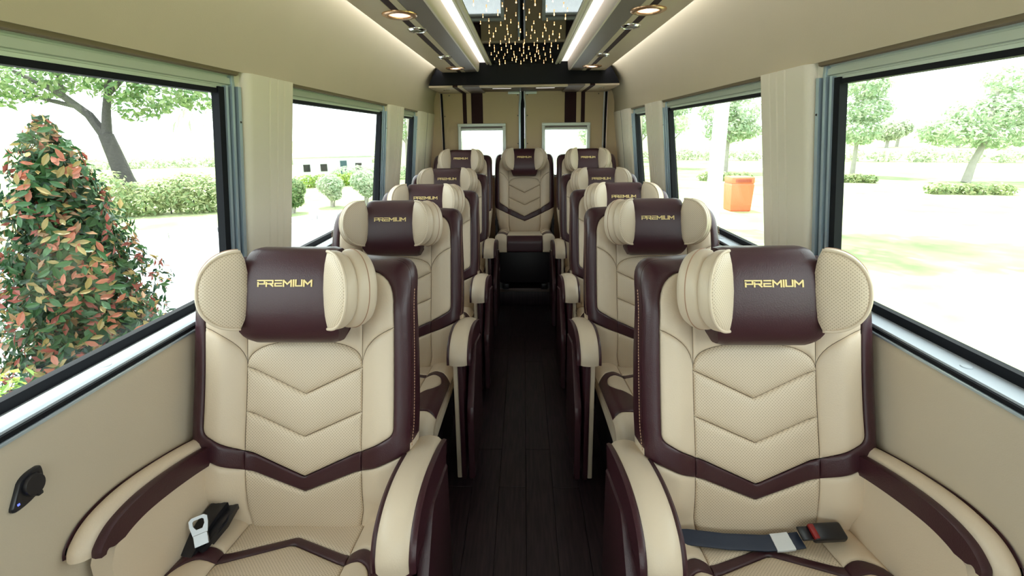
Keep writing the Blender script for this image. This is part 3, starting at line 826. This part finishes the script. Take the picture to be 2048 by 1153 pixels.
# armrests ---------------------------------------------------------
def smooth_path(pts, n=6):
    out = []; P = [np.array(p, float) for p in pts]
    for i in range(len(P) - 1):
        p0, p1, p2, p3 = P[max(i - 1, 0)], P[i], P[i + 1], P[min(i + 2, len(P) - 1)]
        for k in range(n):
            t = k / n
            out.append(.5 * ((2 * p1) + (p2 - p0) * t + (2 * p0 - 5 * p1 + 4 * p2 - p3) * t * t + (3 * p1 - p0 - 3 * p2 + p3) * t ** 3))
    out.append(P[-1]); return out
def path_normals(path):
    nn = []
    for i in range(len(path)):
        t = path[min(i + 1, len(path) - 1)] - path[max(i - 1, 0)]
        t = t / np.linalg.norm(t); nn.append(np.array([t[1], -t[0]]))
    return nn
AP = [(.13, .635), (.05, .665), (-.05, .692), (-.13, .704), (-.20, .700), (-.255, .676), (-.284, .635), (-.288, .600)]
def arm_pad(x0, x1, path, name, m, parent, thick=.05, dome=.008, shift=0.0):
    pth = smooth_path(path); nn = path_normals(pth)
    if nn[len(nn) // 3][1] < 0: nn = [-q for q in nn]
    loops = []
    c = (x0 + x1) / 2; w = (x1 - x0) / 2
    for p, q in zip(pth, nn):
        lp = []
        for k in range(9):
            e = -1 + 2 * k / 8
            hgt = dome * (1 - e * e) - (.004 if abs(e) == 1 else 0)
            lp.append((c + w * e, p[0] + q[0] * (hgt + shift), p[1] + q[1] * (hgt + shift)))
        lp.append((c + w, p[0] - q[0] * thick * .8, p[1] - q[1] * thick * .8)); lp.append((c + w * .8, p[0] - q[0] * thick, p[1] - q[1] * thick))
        lp.append((c - w * .8, p[0] - q[0] * thick, p[1] - q[1] * thick)); lp.append((c - w, p[0] - q[0] * thick * .8, p[1] - q[1] * thick * .8))
        loops.append(lp)
    return MB().loft(loops, True, True, True).build(name, m, parent, angle=50)
def arm_cheek(x0, x1, path, name, m, parent, depth, lift=-.004, taper=0.0):
    """thin cheek plate that follows the pad's curve"""
    pth = smooth_path(path); nn = path_normals(pth)
    if nn[len(nn) // 3][1] < 0: nn = [-q for q in nn]
    loops = []
    for k_, (p, q) in enumerate(zip(pth, nn)):
        o = p + q * lift; i_ = p - q * depth * (1 - taper * float(sstep(.70, 1.0, np.array(k_ / (len(pth) - 1)))))
        loops.append([(x0, o[0], o[1]), ((x0 + x1) / 2, o[0] + q[0] * .003, o[1] + q[1] * .003), (x1, o[0], o[1]), (x1, i_[0], i_[1]), (x0, i_[0], i_[1])])
    return MB().loft(loops, True, True, True).build(name, m, parent, angle=50)
def make_aisle_arm(seat, s):
    def X(a, b_): return tuple(sorted((s * a, s * b_)))
    x0, x1 = X(.307, .382)
    pad = arm_pad(x0, x1, AP, 'aisle_armrest', M['cream'], seat, .055)
    arm_cheek(*X(.296, .3065), AP, 'inner_cheek', M['burgundy'], pad, .06)
    arm_cheek(*X(.3825, .398), AP, 'outer_cheek', M['burgundy'], pad, .085)
    a, b_ = X(.318, .338); MB().box(a, b_, -.262, .06, .03, .618, .004).build('support_panel', M['cream'], pad)
    a, b_ = X(.339, .362); MB().box(a, b_, -.272, .06, .03, .618, .006).build('support_panel_outer', M['burgundy'], pad)
    # flap panel hung outside, its front edge raked
    prof = [(.10, .57), (-.10, .62)] + quad((-.10, .62), (-.125, .615), (-.14, .59), 4) + [(-.14, .59), (-.285, .40)] + quad((-.285, .40), (-.30, .37), (-.30, .33), 4) + [(-.30, .33), (-.30, .06), (.10, .06)]
    c = np.mean(np.array(prof), 0)
    sh = lambda x, k: [(x, c[0] + (p[0] - c[0]) * k, c[1] + (p[1] - c[1]) * k) for p in prof]
    MB().loft([sh(s * .376, .97), sh(s * .379, 1), sh(s * .398, 1), sh(s * .404, .975)], True, True, True).build('flap_panel', M['burgundy'], pad, angle=50)
    return pad
WP = [(.10, .665), (.0, .700), (-.10, .726), (-.19, .742), (-.25, .744), (-.30, .734), (-.333, .710), (-.340, .690)]
def make_window_arm(seat, s):
    def X(a, b_): return tuple(sorted((s * a, s * b_)))
    x0, x1 = X(-.235, -.345)
    pad = arm_pad(*X(-.272, -.321), WP, 'window_armrest', M['cream'], seat, .075, .016)
    st_ = arm_cheek(*X(-.250, -.2715), WP, 'armrest_stripe', M['burgundy'], pad, .055, -.004, .72)
    arm_cheek(*X(-.3212, -.3258), WP, 'edge_piping', M['burgundy'], pad, .07, .004)
    prof = [(.12, .60), (-.0, .66), (-.14, .69), (-.24, .695), (-.295, .67), (-.31, .64), (-.31, .40), (.12, .34)]
    a, b_ = X(-.262, -.31); MB().prism_x(prof, a, b_).build('armrest_side', M['cream'], pad)
    return pad

def make_base(seat):
    bs = MB().box(-.25, .25, -.44, .10, .05, .345, .012).build('base', M['darkseat'], seat)
    for s in (-1, 1):
        a, b_ = sorted((s * .16, s * .22)); MB().box(a, b_, -.48, .14, 0, .052, .004).build('floor_rail', M['plastic'], bs)
    return bs

def make_seat(s):
    seat = empty('passenger_seat')
    make_base(seat); make_cushion(seat); make_back(seat); make_headrest(seat)
    if s:
        make_aisle_arm(seat, s); make_window_arm(seat, s)
    else:
        for k in (-1, 1):
            h = MB(); h.add(*(lambda q: (q.v, q.f))(MB().prism_x([(.10, .30), (-.02, .33), (-.06, .42), (-.03, .52), (.02, .62), (.05, .66), (.10, .65), (.11, .5)], min(k * .288, k * .312), max(k * .288, k * .312))))
            hb = h.build('recliner_hinge', M['plastic'], seat)
            MB().box(min(k * .312, k * .318), max(k * .312, k * .318), .0, .05, .50, .56, .004).build('hinge_knob', M['plastic'], hb)
    return seat

SX = .615
XS = {('left', 0): -.642, ('right', 0): .642, ('left', 1): -.627, ('left', 4): -.592, ('right', 4): .600}
LY = [(1.10, 0), (2.03, 0), (2.76, 0), (3.58, .04), (4.26, .165)]
RYS = [(1.085, 0), (2.03, 0), (2.76, 0), (3.60, .03), (4.28, .165)]
LBL = ['nearest seat in the %s row, cream and burgundy reclining seat beside the first window',
       'second seat back in the %s row, cream and burgundy with winged headrest',
       'third seat back in the %s row, cream and burgundy with winged headrest',
       'fourth seat back in the %s row, cream and burgundy just before the floor step',
       'rearmost seat in the %s row, raised and against the corner by the rear door']
protoL, protoR = make_seat(1), make_seat(-1)
seats = {}
for side, proto, ys, sx in (('left', protoL, LY, -SX), ('right', protoR, RYS, SX)):
    for i, (y, z) in enumerate(ys):
        o = proto if i == 0 else copy_tree(proto)
        o.location = (XS.get((side, i), sx), y, z)
        if i == 4:                                     # the back row has no arms showing
            o.scale.x = .89
            for ch in list(o.children):
                if ch.name.split('.')[0] in ('aisle_armrest', 'window_armrest'):
                    for g in list(ch.children): bpy.data.objects.remove(g)
                    bpy.data.objects.remove(ch)
        tag(o, LBL[i] % side, 'seat', 'seats in the %s row' % side)
        seats[side, i] = o
mid = make_seat(0); mid.location = (.003, 4.42, .165); mid.scale.x = .92
tag(mid, 'cream and burgundy centre seat facing the aisle in front of the rear doors', 'seat', 'rear seats')
for s, y, z in ((-1, 3.58, .04), (1, 3.60, .03)):     # low plinths under the fourth row
    a, b_ = sorted((s * .36, s * .95))
    tag(MB().box(a, b_, y - .38, 3.969, 0, z, .004).build('floor', M['plank']), kind='structure')

# belts -------------------------------------------------------------
L1 = seats['left', 0]; R1 = seats['right', 0]
def strap(path, hw, t, up=(0, 0, 1)):
    mb = MB(); loops = []
    P = [Vector(p) for p in path]; U = Vector(up)
    for i, p in enumerate(P):
        d = (P[min(i + 1, len(P) - 1)] - P[max(i - 1, 0)]).normalized(); sd = d.cross(U).normalized(); n = sd.cross(d)
        lp = []
        for k in range(7):
            e = -1 + 2 * k / 6; lp.append(p + sd * hw * e + n * (t / 2 + .0006 * math.cos(e * 9)))
        for k in range(7):
            e = 1 - 2 * k / 6; lp.append(p + sd * hw * e - n * t / 2)
        loops.append(lp)
    return mb.loft(loops, True, True, True)
bl = strap([(-.238, -.120, .480), (-.224, -.09, .498), (-.218, -.06, .508), (-.222, -.03, .508), (-.232, 0, .500), (-.25, .03, .47)], .028, .016).build('seat_belt', M['plastic'], L1)
bl['label'] = 'bunched black belt webbing at the window side of the cushion'
strap([(-.250, -.14, .475), (-.240, -.10, .505), (-.235, -.06, .52), (-.232, -.02, .525), (-.225, .01, .515), (-.21, .02, .49)], .022, .018).build('belt_fold', M['plastic'], bl)
strap([(-.22, -.10, .485), (-.205, -.06, .500), (-.205, -.02, .512), (-.215, .012, .500)], .02, .016).build('belt_fold', M['plastic'], bl)
tg = MB()
def ring_plate(mb, outer, inner, t):
    n = len(outer)
    A = [(x, 0, z) for x, z in outer]; B = [(x, 0, z) for x, z in inner]
    f = lambda L, y: [(x, y, z) for x, _, z in L]
    mb.loft([f(A, -t), f(A, t), f(B, t), f(B, -t), f(A, -t)])
ring_plate(tg, [(-.014, .0), (.014, .0), (.018, .03), (.018, .048), (.012, .055), (-.012, .055), (-.018, .048), (-.018, .03)],
           [(-.006, .018), (.006, .018), (.011, .03), (.011, .042), (.008, .046), (-.008, .046), (-.011, .042), (-.011, .03)], .002)
tg.box(-.014, .014, -.0035, .0035, -.03, .004, .001, 1)
tgo = tg.build('belt_tongue', M['steel'], L1)
tgo.matrix_local = Matrix.Translation((-.222, -.115, .520)) @ Matrix.Rotation(math.radians(-22), 4, 'Y') @ Matrix.Rotation(math.radians(-25), 4, 'X') @ Matrix.Rotation(math.radians(28), 4, 'Z') @ Matrix.Diagonal((1.2, 1, .85, 1))
tgo['label'] = 'steel belt tongue with square slot standing above the webbing'
bx = MB().box(.262, .286, -.055, -.005, .43, .492, .004).build('buckle', M['plastic'], L1)
MB().box(.265, .283, -.0585, -.035, .474, .494, .002).build('release_button', M['red'], bx)
# right front seat: fastened lap belt lying across the cushion
rb = strap([(-.285, -.040, .468), (-.20, -.044, .474), (-.10, -.046, .463), (.0, -.048, .461), (.06, -.048, .465), (.10, -.046, .471)], .021, .004, (0, -.25, 1)).build('seat_belt', M['belt'], R1)
rb['label'] = 'navy lap belt lying fastened across the cushion'
MB().add(*(lambda q: (q.v, q.f))(strap([(.025, -.049, .463), (.05, -.049, .466), (.072, -.048, .469)], .0225, .007, (0, -.25, 1)))).build('belt_tag', M['white'], rb)['label'] = 'white cloth tag on the belt'
bk_ = MB().box(-.045, .045, -.022, .022, -.012, .012, .007, 3).build('buckle', M['plastic'], R1)
bk_.matrix_local = Matrix.Translation((.168, -.040, .490)) @ Matrix.Rotation(math.radians(4), 4, 'Z') @ Matrix.Rotation(math.radians(20), 4, 'X')
MB().box(-.047, -.032, -.018, .018, .004, .0135, .002).build('release_button', M['red'], bk_)
MB().box(-.075, -.044, -.017, .017, -.004, .004, .002).build('belt_tongue', M['plastic'], bk_)
strap([(.20, -.035, .492), (.235, -.02, .492), (.262, -.01, .49), (.282, .02, .46)], .022, .012).build('buckle_stalk', M['plastic'], bk_).matrix_local = bk_.matrix_local.inverted()

# ================================================================== OUTSIDE
GZ = -.70
gnd = MB().box(-160, 160, -60, 220, GZ - .1, GZ).build('ground', M['lawn'], smooth=False); tag(gnd, kind='structure')
road_edge = [(-30, -8), (-14, 4.6), (-8.9, 9.2), (-5.7, 12.2), (-4.4, 14.2), (-3.4, 17.5), (-2.6, 24), (-2.0, 60)]
rd = MB().prism_z(road_edge + [(2.2, 60), (2.2, -20), (-30, -20)], GZ - .02, GZ + .02).build('road', M['paving'], smooth=False); tag(rd, kind='structure')
kp = smooth_path(road_edge, 5)
kerb = None
kn = path_normals(kp)
kb = tag(empty('kerb'), kind='structure')
acc = []
for i in range(len(kp) - 1):
    a, c = kp[i], kp[i + 1]; L = np.linalg.norm(c - a)
    if not (-15 < a[0] < -2.4 and a[1] < 26): continue
    k = max(1, int(round(L / .9)))
    for j in range(k):
        p, q = a + (c - a) * j / k, a + (c - a) * (j + 1) / k
        d = (q - p) / np.linalg.norm(q - p); n_ = np.array([-d[1], d[0]])
        p = p + d * .006; q = q - d * .006
        o = .17
        MB().prism_z([tuple(p - n_ * 0), tuple(q - n_ * 0), tuple(q + n_ * o), tuple(p + n_ * o)], GZ, GZ + .14).build('kerb_stone', M['stone'], kb, False)

def leaf_arrays(pts, nrm, size, aspect=.45, jitter=.8):
    n = len(pts)
    d = rng.normal(size=(n, 3)); d /= np.linalg.norm(d, axis=1)[:, None]
    N = nrm + d * jitter; N /= np.linalg.norm(N, axis=1)[:, None]
    T = rng.normal(size=(n, 3)); T -= (T * N).sum(1)[:, None] * N; T /= np.linalg.norm(T, axis=1)[:, None]
    B = np.cross(N, T); sz = size * rng.uniform(.6, 1.25, n)[:, None]
    V = np.stack([pts - T * sz * .5, pts + B * sz * aspect * .5 + N * sz * .08, pts + T * sz * .5, pts - B * sz * aspect * .5 + N * sz * .08], 1)
    return V
def leaf_mesh(name, V, m, parent=None):
    n = len(V)
    me = bpy.data.meshes.new(name)
    me.from_pydata(V.reshape(-1, 3).tolist(), [], [(4 * i, 4 * i + 1, 4 * i + 2, 4 * i + 3) for i in range(n)])
    return link(name, me, m, parent, False)
def ell_points(blobs, n, fill=.55):
    vol = np.array([b_[1][0] * b_[1][1] * b_[1][2] for b_ in blobs]) ** .67; idx = rng.choice(len(blobs), n, p=vol / vol.sum())
    d = rng.normal(size=(n, 3)); d /= np.linalg.norm(d, axis=1)[:, None]
    r = (fill + (1 - fill) * rng.random(n) ** .6)[:, None] * rng.uniform(.9, 1.06, n)[:, None]
    c = np.array([b_[0] for b_ in blobs])[idx]; R = np.array([b_[1] for b_ in blobs])[idx]
    P = c + d * R * r
    nn = d / R; nn /= np.linalg.norm(nn, axis=1)[:, None]
    return P, nn
def crown(name, blobs, n, size, m, parent, up=.5):
    P, nn = ell_points(blobs, n)
    nn[:, 2] += up
    o = leaf_mesh(name, leaf_arrays(P, nn, size), m, parent); o['kind'] = 'stuff'; return o

# red-tipped conical shrub by the left window ----------------------
BX, BY = -2.86, 2.70
bush = empty('photinia_shrub', (BX, BY, GZ))
tag(bush, 'dense conical shrub with red, tan and green leaves close outside the nearest left window', 'shrub')
def cone_r(z): return np.interp(z, [-.7, -.3, .2, .6, .95, 1.3, 1.5, 1.66], [.42, .46, .45, .38, .30, .205, .125, .035])
MB().tube([(0, 0, 0), (.03, .02, .7), (.0, .0, 1.5), (.02, .01, 2.25)], [.06, .05, .03, .008], 8).build('stem', M['bark'], bush)
nL = 12000
z = rng.uniform(-.6, 1.68, nL * 2); keep = rng.random(nL * 2) < (cone_r(z) / .46 + .05); z = z[keep][:nL]
ph = rng.uniform(0, 2 * math.pi, len(z)); lump = 1 + .14 * np.sin(ph * 5 + z * 6) + .10 * np.sin(ph * 3 - z * 11)
rr = cone_r(z) * lump * (.30 + .78 * rng.random(len(z)) ** .75)
P = np.stack([rr * np.cos(ph), rr * np.sin(ph), z - GZ], 1)
NN = np.stack([np.cos(ph), np.sin(ph), .5 + 0 * z], 1)
V = leaf_arrays(P, NN, .068, .40, .9)
tocam = np.array([0 - BX, 0 - BY]); tocam = tocam / np.linalg.norm(tocam)
facing = (np.cos(ph) * tocam[0] + np.sin(ph) * tocam[1]) * rr / np.maximum(cone_r(z), .05)
order = np.argsort(-facing - (z > -.1) * .3)
front = order[:300]; rest = np.setdiff1d(np.arange(len(z)), front)
o = leaf_mesh('foliage', V[rest], M['bushmix'], bush); o['kind'] = 'stuff'
zi = rng.uniform(-.65, 1.45, 3600); pi_ = rng.uniform(0, 2 * math.pi, len(zi)); ri = cone_r(zi) * rng.uniform(.15, .85, len(zi))
o = leaf_mesh('inner_foliage', leaf_arrays(np.stack([ri * np.cos(pi_), ri * np.sin(pi_), zi - GZ], 1), np.stack([np.cos(pi_), np.sin(pi_), .3 + 0 * zi], 1), .11, .5, .7), M['bush1'], bush); o['kind'] = 'stuff'
# the 300 nearest leaves are leaves of their own, shared meshes in three colours
lms = []
for k, mm in enumerate((M['bush1'], M['bush2'], M['bush3'])):
    me = bpy.data.meshes.new('leaf')
    xs = [0, .25, .55, .8, 1.0]; ws = [0, .15, .21, .13, 0]
    vs, fs = [], []
    for x, w in zip(xs, ws):
        vs += [(x - .5, -w, .10 * w), (x - .5, 0, -.04), (x - .5, w, .10 * w)]
    for i in range(4):
        a = 3 * i; fs += [(a, a + 3, a + 4, a + 1), (a + 1, a + 4, a + 5, a + 2)]
    me.from_pydata(vs, [], fs); me.materials.append(mm); lms.append(me)
for q in front:
    lf = bpy.data.objects.new('leaf', lms[random.choices((0, 1, 2), (4, 3, 3))[0]]); COL.objects.link(lf); lf.parent = bush
    c = V[q].mean(0); N = Vector((math.cos(ph[q]), math.sin(ph[q]), .3)) + Vector((random.gauss(0, .4), random.gauss(0, .4), random.gauss(0, .4)))
    qt = N.to_track_quat('Z', 'Y'); e = qt.to_matrix().to_4x4() @ Matrix.Rotation(random.uniform(0, 6.28), 4, 'Z')
    sc = random.uniform(.055, .085)
    lf.matrix_local = Matrix.Translation(Vector(c) + N.normalized() * .02) @ e @ Matrix.Scale(sc, 4)

def hedge(name, label, blobs, n, size, m, cat='hedge', group=None, stems=True):
    c = np.mean([b_[0] for b_ in blobs], 0)
    o = empty(name, (c[0], c[1], GZ)); tag(o, label, cat, group)
    bl2 = [((b_[0][0] - c[0], b_[0][1] - c[1], b_[0][2] - GZ), b_[1]) for b_ in blobs]
    crown('foliage', bl2, n, size, m, o)
    if stems:
        k = MB()
        for b_ in bl2[:8]:
            k.tube([(b_[0][0], b_[0][1], 0), (b_[0][0] + .03, b_[0][1], b_[0][2])], [.025, .012], 6)
        s_ = k.build('stems', M['bark'], o); s_['kind'] = 'stuff'
    return o
hedge('lime_hedge', 'low lime-green hedge at the foot of the conical shrub', [((-2.45 - .02 * i, 1.25 + .30 * i, .0 + .05 * (i % 2)), (.34, .30, .50)) for i in range(3)], 3200, .055, M['yleaf'])
hedge('roadside_hedge', 'pale green bushy hedge along the kerb below the big forked tree',
      [((-12.6 + i * .62, 12.1 + i * .42 + .3 * math.sin(i), -.15 + .12 * math.sin(i * 2.3)), (.75, .6, .62 + .12 * math.sin(i * 1.7))) for i in range(8)], 6000, .17, M['hleaf'], 'hedge')
hedge('grey_hedge', 'clipped grey-green hedge behind the round topiary shrubs', [((-8.9 + i * .75, 22.3 + i * .55, -.28), (.65, .55, .42)) for i in range(7)], 4000, .15, M['pleaf'])
hedge('yellow_shrub', 'yellow-green spreading shrub before the low white building', [((-9.7 + i * .5, 20.2 + i * .3, -.45), (.5, .45, .35)) for i in range(4)], 1800, .14, M['yleaf'], 'shrub')
for i, (x, y, r, zz, lb) in enumerate(((-6.95, 13.3, .46, .00, 'round topiary shrub nearest the first pillar, leftmost of three'), (-6.25, 14.5, .42, .02, 'domed topiary shrub on thin trunk, middle of three'), (-5.35, 15.1, .46, .06, 'loose round topiary shrub, rightmost of three'))):
    o = empty('topiary_shrub', (x, y, GZ)); tag(o, lb, 'shrub', 'topiary shrubs by the road')
    crown('crown', [((0, 0, zz - GZ), (r, r, r * .8)), ((.1, 0, zz - GZ - .3), (r * .6, r * .6, r * .5))], 2600, .11, M['pleaf'] if i else M['tleaf'], o)
    k = MB(); k.tube([(0, 0, 0), (.02, 0, .3), (0, 0, .55)], [.05, .04, .03], 7); k.tube([(.05, .04, 0), (.10, .05, .35), (.15, .05, .55)], [.03, .025, .02], 6)
    k.build('trunk', M['palebark'], o)

def tree(label, base, trunk, blobs, n, size, m, bark, name='tree', group=None):
    o = empty(name, base); tag(o, label, 'tree', group)
    k = MB()
    for pts, rad in trunk: k.tube([Vector(p) for p in pts], rad, 9)
    k.build('trunk', bark, o); crown('crown', blobs, n, size, m, o, .6)
    return o
# the big forked tree across the road (positions relative to its base)
tree('large tree with dark forked leaning trunk across the road on the left', (-16.4, 18.5, GZ),
     [([(0, 0, 0), (-.15, 0, .6), (-.35, 0, 1.5), (-.62, .05, 2.4)], [.42, .33, .29, .26]),
      ([(-.62, .05, 2.3), (-1.2, .1, 3.2), (-2.2, .0, 4.1), (-3.6, -.2, 4.9)], [.20, .16, .12, .06]),
      ([(-.60, .05, 2.3), (-.55, .2, 3.3), (-.3, .3, 4.5), (.4, .3, 5.8)], [.19, .15, .12, .06]),
      ([(-1.5, .1, 3.5), (-2.6, .2, 3.75), (-4.2, .1, 4.2), (-5.6, 0, 4.6)], [.10, .08, .06, .03]),
      ([(-.4, .3, 4.0), (.7, .2, 4.8), (1.9, 0, 5.3)], [.09, .06, .03]),
      ([(-2.0, 0, 4.0), (-2.3, .3, 5.2), (-2.6, .2, 6.2)], [.09, .06, .03])],
     [((-3.0, 0, 4.5), (1.5, 1.3, .8)), ((-1.4, .4, 4.9), (1.4, 1.3, .8)), ((.3, .2, 4.5), (1.4, 1.3, .9)), ((2.0, 0, 4.0), (1.3, 1.2, .8)), ((-4.8, 0, 4.3), (1.3, 1.2, .8)), ((-6.3, -.3, 4.2), (1.2, 1.1, .9)),
      ((1.2, -.3, 3.4), (.9, .8, .5)), ((3.4, .2, 3.9), (1.0, .9, .6)), ((-6.4, 0, 3.1), (.7, .7, .8)), ((-4, .6, 5.9), (2.5, 2, 1.0)), ((0, .6, 5.9), (2.8, 2, 1.0)), ((4.2, 0, 4.9), (1.0, .9, .6))],
     5200, .30, M['tleaf'], M['bark'])
# palm beyond
pm = empty('palm_tree', (-15.9, 24.0, GZ)); tag(pm, 'slim pale palm tree beyond the big forked tree', 'tree')
MB().tube([(0, 0, 0), (.1, 0, 1.5), (.05, 0, 3.0), (0, 0, 4.0)], [.16, .13, .12, .10], 9).build('trunk', M['palebark'], pm)
for i in range(11):
    a = i * 2 * math.pi / 11 + .2; L = 1.7 + .3 * (i % 3)
    mb = MB(); spine = [Vector((math.cos(a) * L * t, math.sin(a) * L * t, 4.0 + .9 * t - 1.9 * t * t)) for t in [k / 8 for k in range(9)]]
    sd = Vector((-math.sin(a), math.cos(a), 0))
    mb.tube(spine, [.03 - .003 * k for k in range(9)], 5)
    for k in range(1, 9):
        for e in (-1, 1):
            p = spine[k]; w = .55 * (1 - abs(k / 8 - .45)); tip = p + sd * e * w + (spine[k] - spine[k - 1]) * 1.2 + Vector((0, 0, -.28))
            d = (spine[k] - spine[k - 1]) * .35
            mb.add([p - d, p + d, tip], [(0, 1, 2)])
    mb.build('frond', M['pleaf'], pm, False)
# trees on the right lawn
def lawn_tree(label, x, y, h0, blobs, n, size, lean=0.0, r=.13, top=2.6, group='young trees on the right lawn'):
    return tree(label, (x, y, GZ), [([(0, 0, 0), (lean * .3, 0, .8), (lean, 0, h0), (lean * 1.3, 0, top)], [r, r * .8, r * .65, r * .3]),
                ([(lean, 0, h0), (lean - .6, .1, h0 + .7), (lean - 1.2, .1, h0 + 1.0)], [r * .5, r * .3, r * .15]), ([(lean, 0, h0), (lean + .7, .0, h0 + .8), (lean + 1.4, 0, h0 + 1.2)], [r * .5, r * .3, r * .15])],
                blobs, n, size, M['pleaf'], M['palebark'], group=group)
lawn_tree('young broad tree with leaning pale trunk on the lawn, in the nearest right window', 18.9, 20.0, 1.7,
          [((-.9, 0, 2.1), (1.3, 1.2, .62)), ((.9, 0, 2.0), (1.4, 1.2, .62)), ((.3, 0, 2.9), (1.5, 1.3, .7)), ((1.4, .2, 3.4), (1.2, 1.1, .6)), ((.9, 0, 4.2), (.9, .9, .6)), ((2.2, 0, 2.6), (1.0, 1, .6)), ((-1.6, 0, 2.2), (.7, .7, .5))], 5200, .24, .45, .17, 4.2)
lawn_tree('tall narrow pale tree at the far edge of the nearest right window', 16.4, 23.3, 1.6,
          [((0, 0, 2.2), (1.0, 1, .7)), ((.3, 0, 3.2), (1.1, 1, .7)), ((.1, 0, 4.3), (1.0, 1, .7)), ((.5, 0, 5.1), (.8, .8, .5))], 3800, .24, 0, .12, 5)
lawn_tree('round leafy tree behind the orange bin', 11.3, 26.0, 1.7,
          [((0, 0, 2.4), (1.4, 1.3, .8)), ((-.6, 0, 3.4), (1.2, 1.1, .8)), ((.6, 0, 3.3), (1.2, 1.1, .8)), ((0, 0, 4.5), (1.1, 1, .7)), ((.9, 0, 2.3), (.9, .9, .5))], 4400, .25, 0, .13, 4.6)
lawn_tree('faint slender tree beside the white pole', 9.6, 30.0, 1.8,
          [((0, 0, 2.8), (1.0, 1, .8)), ((.2, 0, 4.0), (.9, .9, .8))], 1500, .25, 0, .10, 4.2)
lawn_tree('pale bushy tree beyond the grey hedge, in the small left window', -8.4, 33.0, 1.7, [((0, 0, 3.0), (1.5, 1.3, 1.0)), ((.3, 0, 4.4), (1.2, 1.1, .9))], 1800, .3, 0, .14, 4.2, None)
lawn_tree('tree glimpsed through the right rear door window', 4.6, 30.0, 1.2, [((0, 0, 2.2), (1.2, 1.2, .9)), ((.2, 0, 3.2), (1.0, 1, .8))], 2400, .28, 0, .13, 3.2, None)
lawn_tree('tree in the small rear right window', 9.3, 37.0, 1.6, [((0, 0, 3.0), (1.5, 1.3, 1.0)), ((.3, 0, 4.4), (1.2, 1.1, .9))], 1800, .3, 0, .14, 4.2, None)
for lb, x, y, w in (('low ground-cover shrub round the leaning tree on the lawn', 15.6, 16.3, 1.25), ('low ground-cover shrub before the tall narrow tree', 14.3, 20.4, .9), ('low ground-cover shrub behind the orange bin', 9.4, 21.6, 1.1)):
    hedge('ground_cover_shrub', lb, [((x + (k - 2) * w * .38, y - (k - 2) * .1 + .1 * (k % 2), GZ + .16), (w * .32, .35, .24)) for k in range(5)], 1100, .16, M['hleaf'], 'shrub', 'ground cover shrubs')
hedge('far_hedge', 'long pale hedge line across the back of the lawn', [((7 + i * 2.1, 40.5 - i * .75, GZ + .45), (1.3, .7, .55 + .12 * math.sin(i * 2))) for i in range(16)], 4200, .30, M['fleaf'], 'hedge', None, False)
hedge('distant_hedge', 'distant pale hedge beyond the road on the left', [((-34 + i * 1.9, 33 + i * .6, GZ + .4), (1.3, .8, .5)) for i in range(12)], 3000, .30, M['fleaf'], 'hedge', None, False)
for i in range(4):
    x, y = 46 + i * 3.4, 60 + math.sin(i * 2) * 3
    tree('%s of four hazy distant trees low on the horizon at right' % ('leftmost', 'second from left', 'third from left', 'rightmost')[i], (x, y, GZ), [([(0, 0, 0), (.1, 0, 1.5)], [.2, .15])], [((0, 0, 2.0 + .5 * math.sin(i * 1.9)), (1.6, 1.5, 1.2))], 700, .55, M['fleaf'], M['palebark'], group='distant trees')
# shade tree whose crown stands above the right windows
tree('broad shade tree beside the van whose trunk stands behind the first right pillar', (6.1, 10.4, GZ),
     [([(0, 0, 0), (0, .05, 2.5), (-.1, 0, 5.0)], [.16, .14, .10])],
     [((-.2, -.6, 5.6), (2.6, 1.0, .9)), ((2.0, -.3, 5.9), (1.8, .9, .8)), ((-2.4, 1.2, 5.6), (1.5, .9, .7)), ((.6, .8, 6.0), (1.4, .8, .7))], 2600, .36, M['tleaf'], M['palebark'])

# orange bin, pole, low building
bn = empty('litter_bin', (6.2, 13.3, GZ)); tag(bn, 'orange-red upright litter bin on the lawn in the second right window', 'bin')
loops = []
for zz, w, dd in ((0, .27, .22), (.03, .285, .235), (.75, .315, .26), (.80, .30, .25)):
    loops.append([(-w, -dd, zz), (w, -dd, zz), (w, dd, zz), (-w, dd, zz)])
MB().loft(loops, True, True, True).build('body', M['orange'], bn, False)
MB().box(-.32, .32, -.27, .27, .80, .98, .03).build('hood', M['orange'], bn)
MB().box(-.22, .22, -.285, -.268, .83, .93, .004).build('slot', mat('bin slot', (.35, .06, .03), .6), bn)
pl = empty('lamp_post', (3.25, 7.9, GZ)); tag(pl, 'thick white lamp post outside the second right window', 'post')
MB().tube([(0, 0, 0), (.02, 0, 1.5), (.04, 0, 3.2), (.06, 0, 5.2)], [.125, .12, .11, .09], 16).build('post', M['metalpole'], pl)
MB().lathe([(.20, 0), (.20, .04), (.15, .10), (.13, .12)], n=20).build('base_plate', M['metalpole'], pl)
bd = empty('low_building', (-10.3, 24.6, GZ), math.radians(24)); tag(bd, 'low white flat-roofed building with dark door behind the hedge', 'building')
MB().box(-1.9, 1.9, -1.2, 1.2, 0, 1.22).build('wall', M['render'], bd, False)
MB().box(-2.1, 2.1, -1.4, 1.4, 1.22, 1.34, .01).build('roof', M['render'], bd, False)
MB().box(.3, .62, -1.23, -1.15, 0, 1.0).build('door', M['dkdoor'], bd, False)
for x in (-1.3, -.5, 1.2):
    f_ = MB().box(x - .2, x + .2, -1.225, -1.15, .45, .9).build('window', M['alu'], bd, False)
    MB().box(x - .16, x + .16, -1.232, -1.22, .49, .86).build('pane', M['plastic'], f_, False)
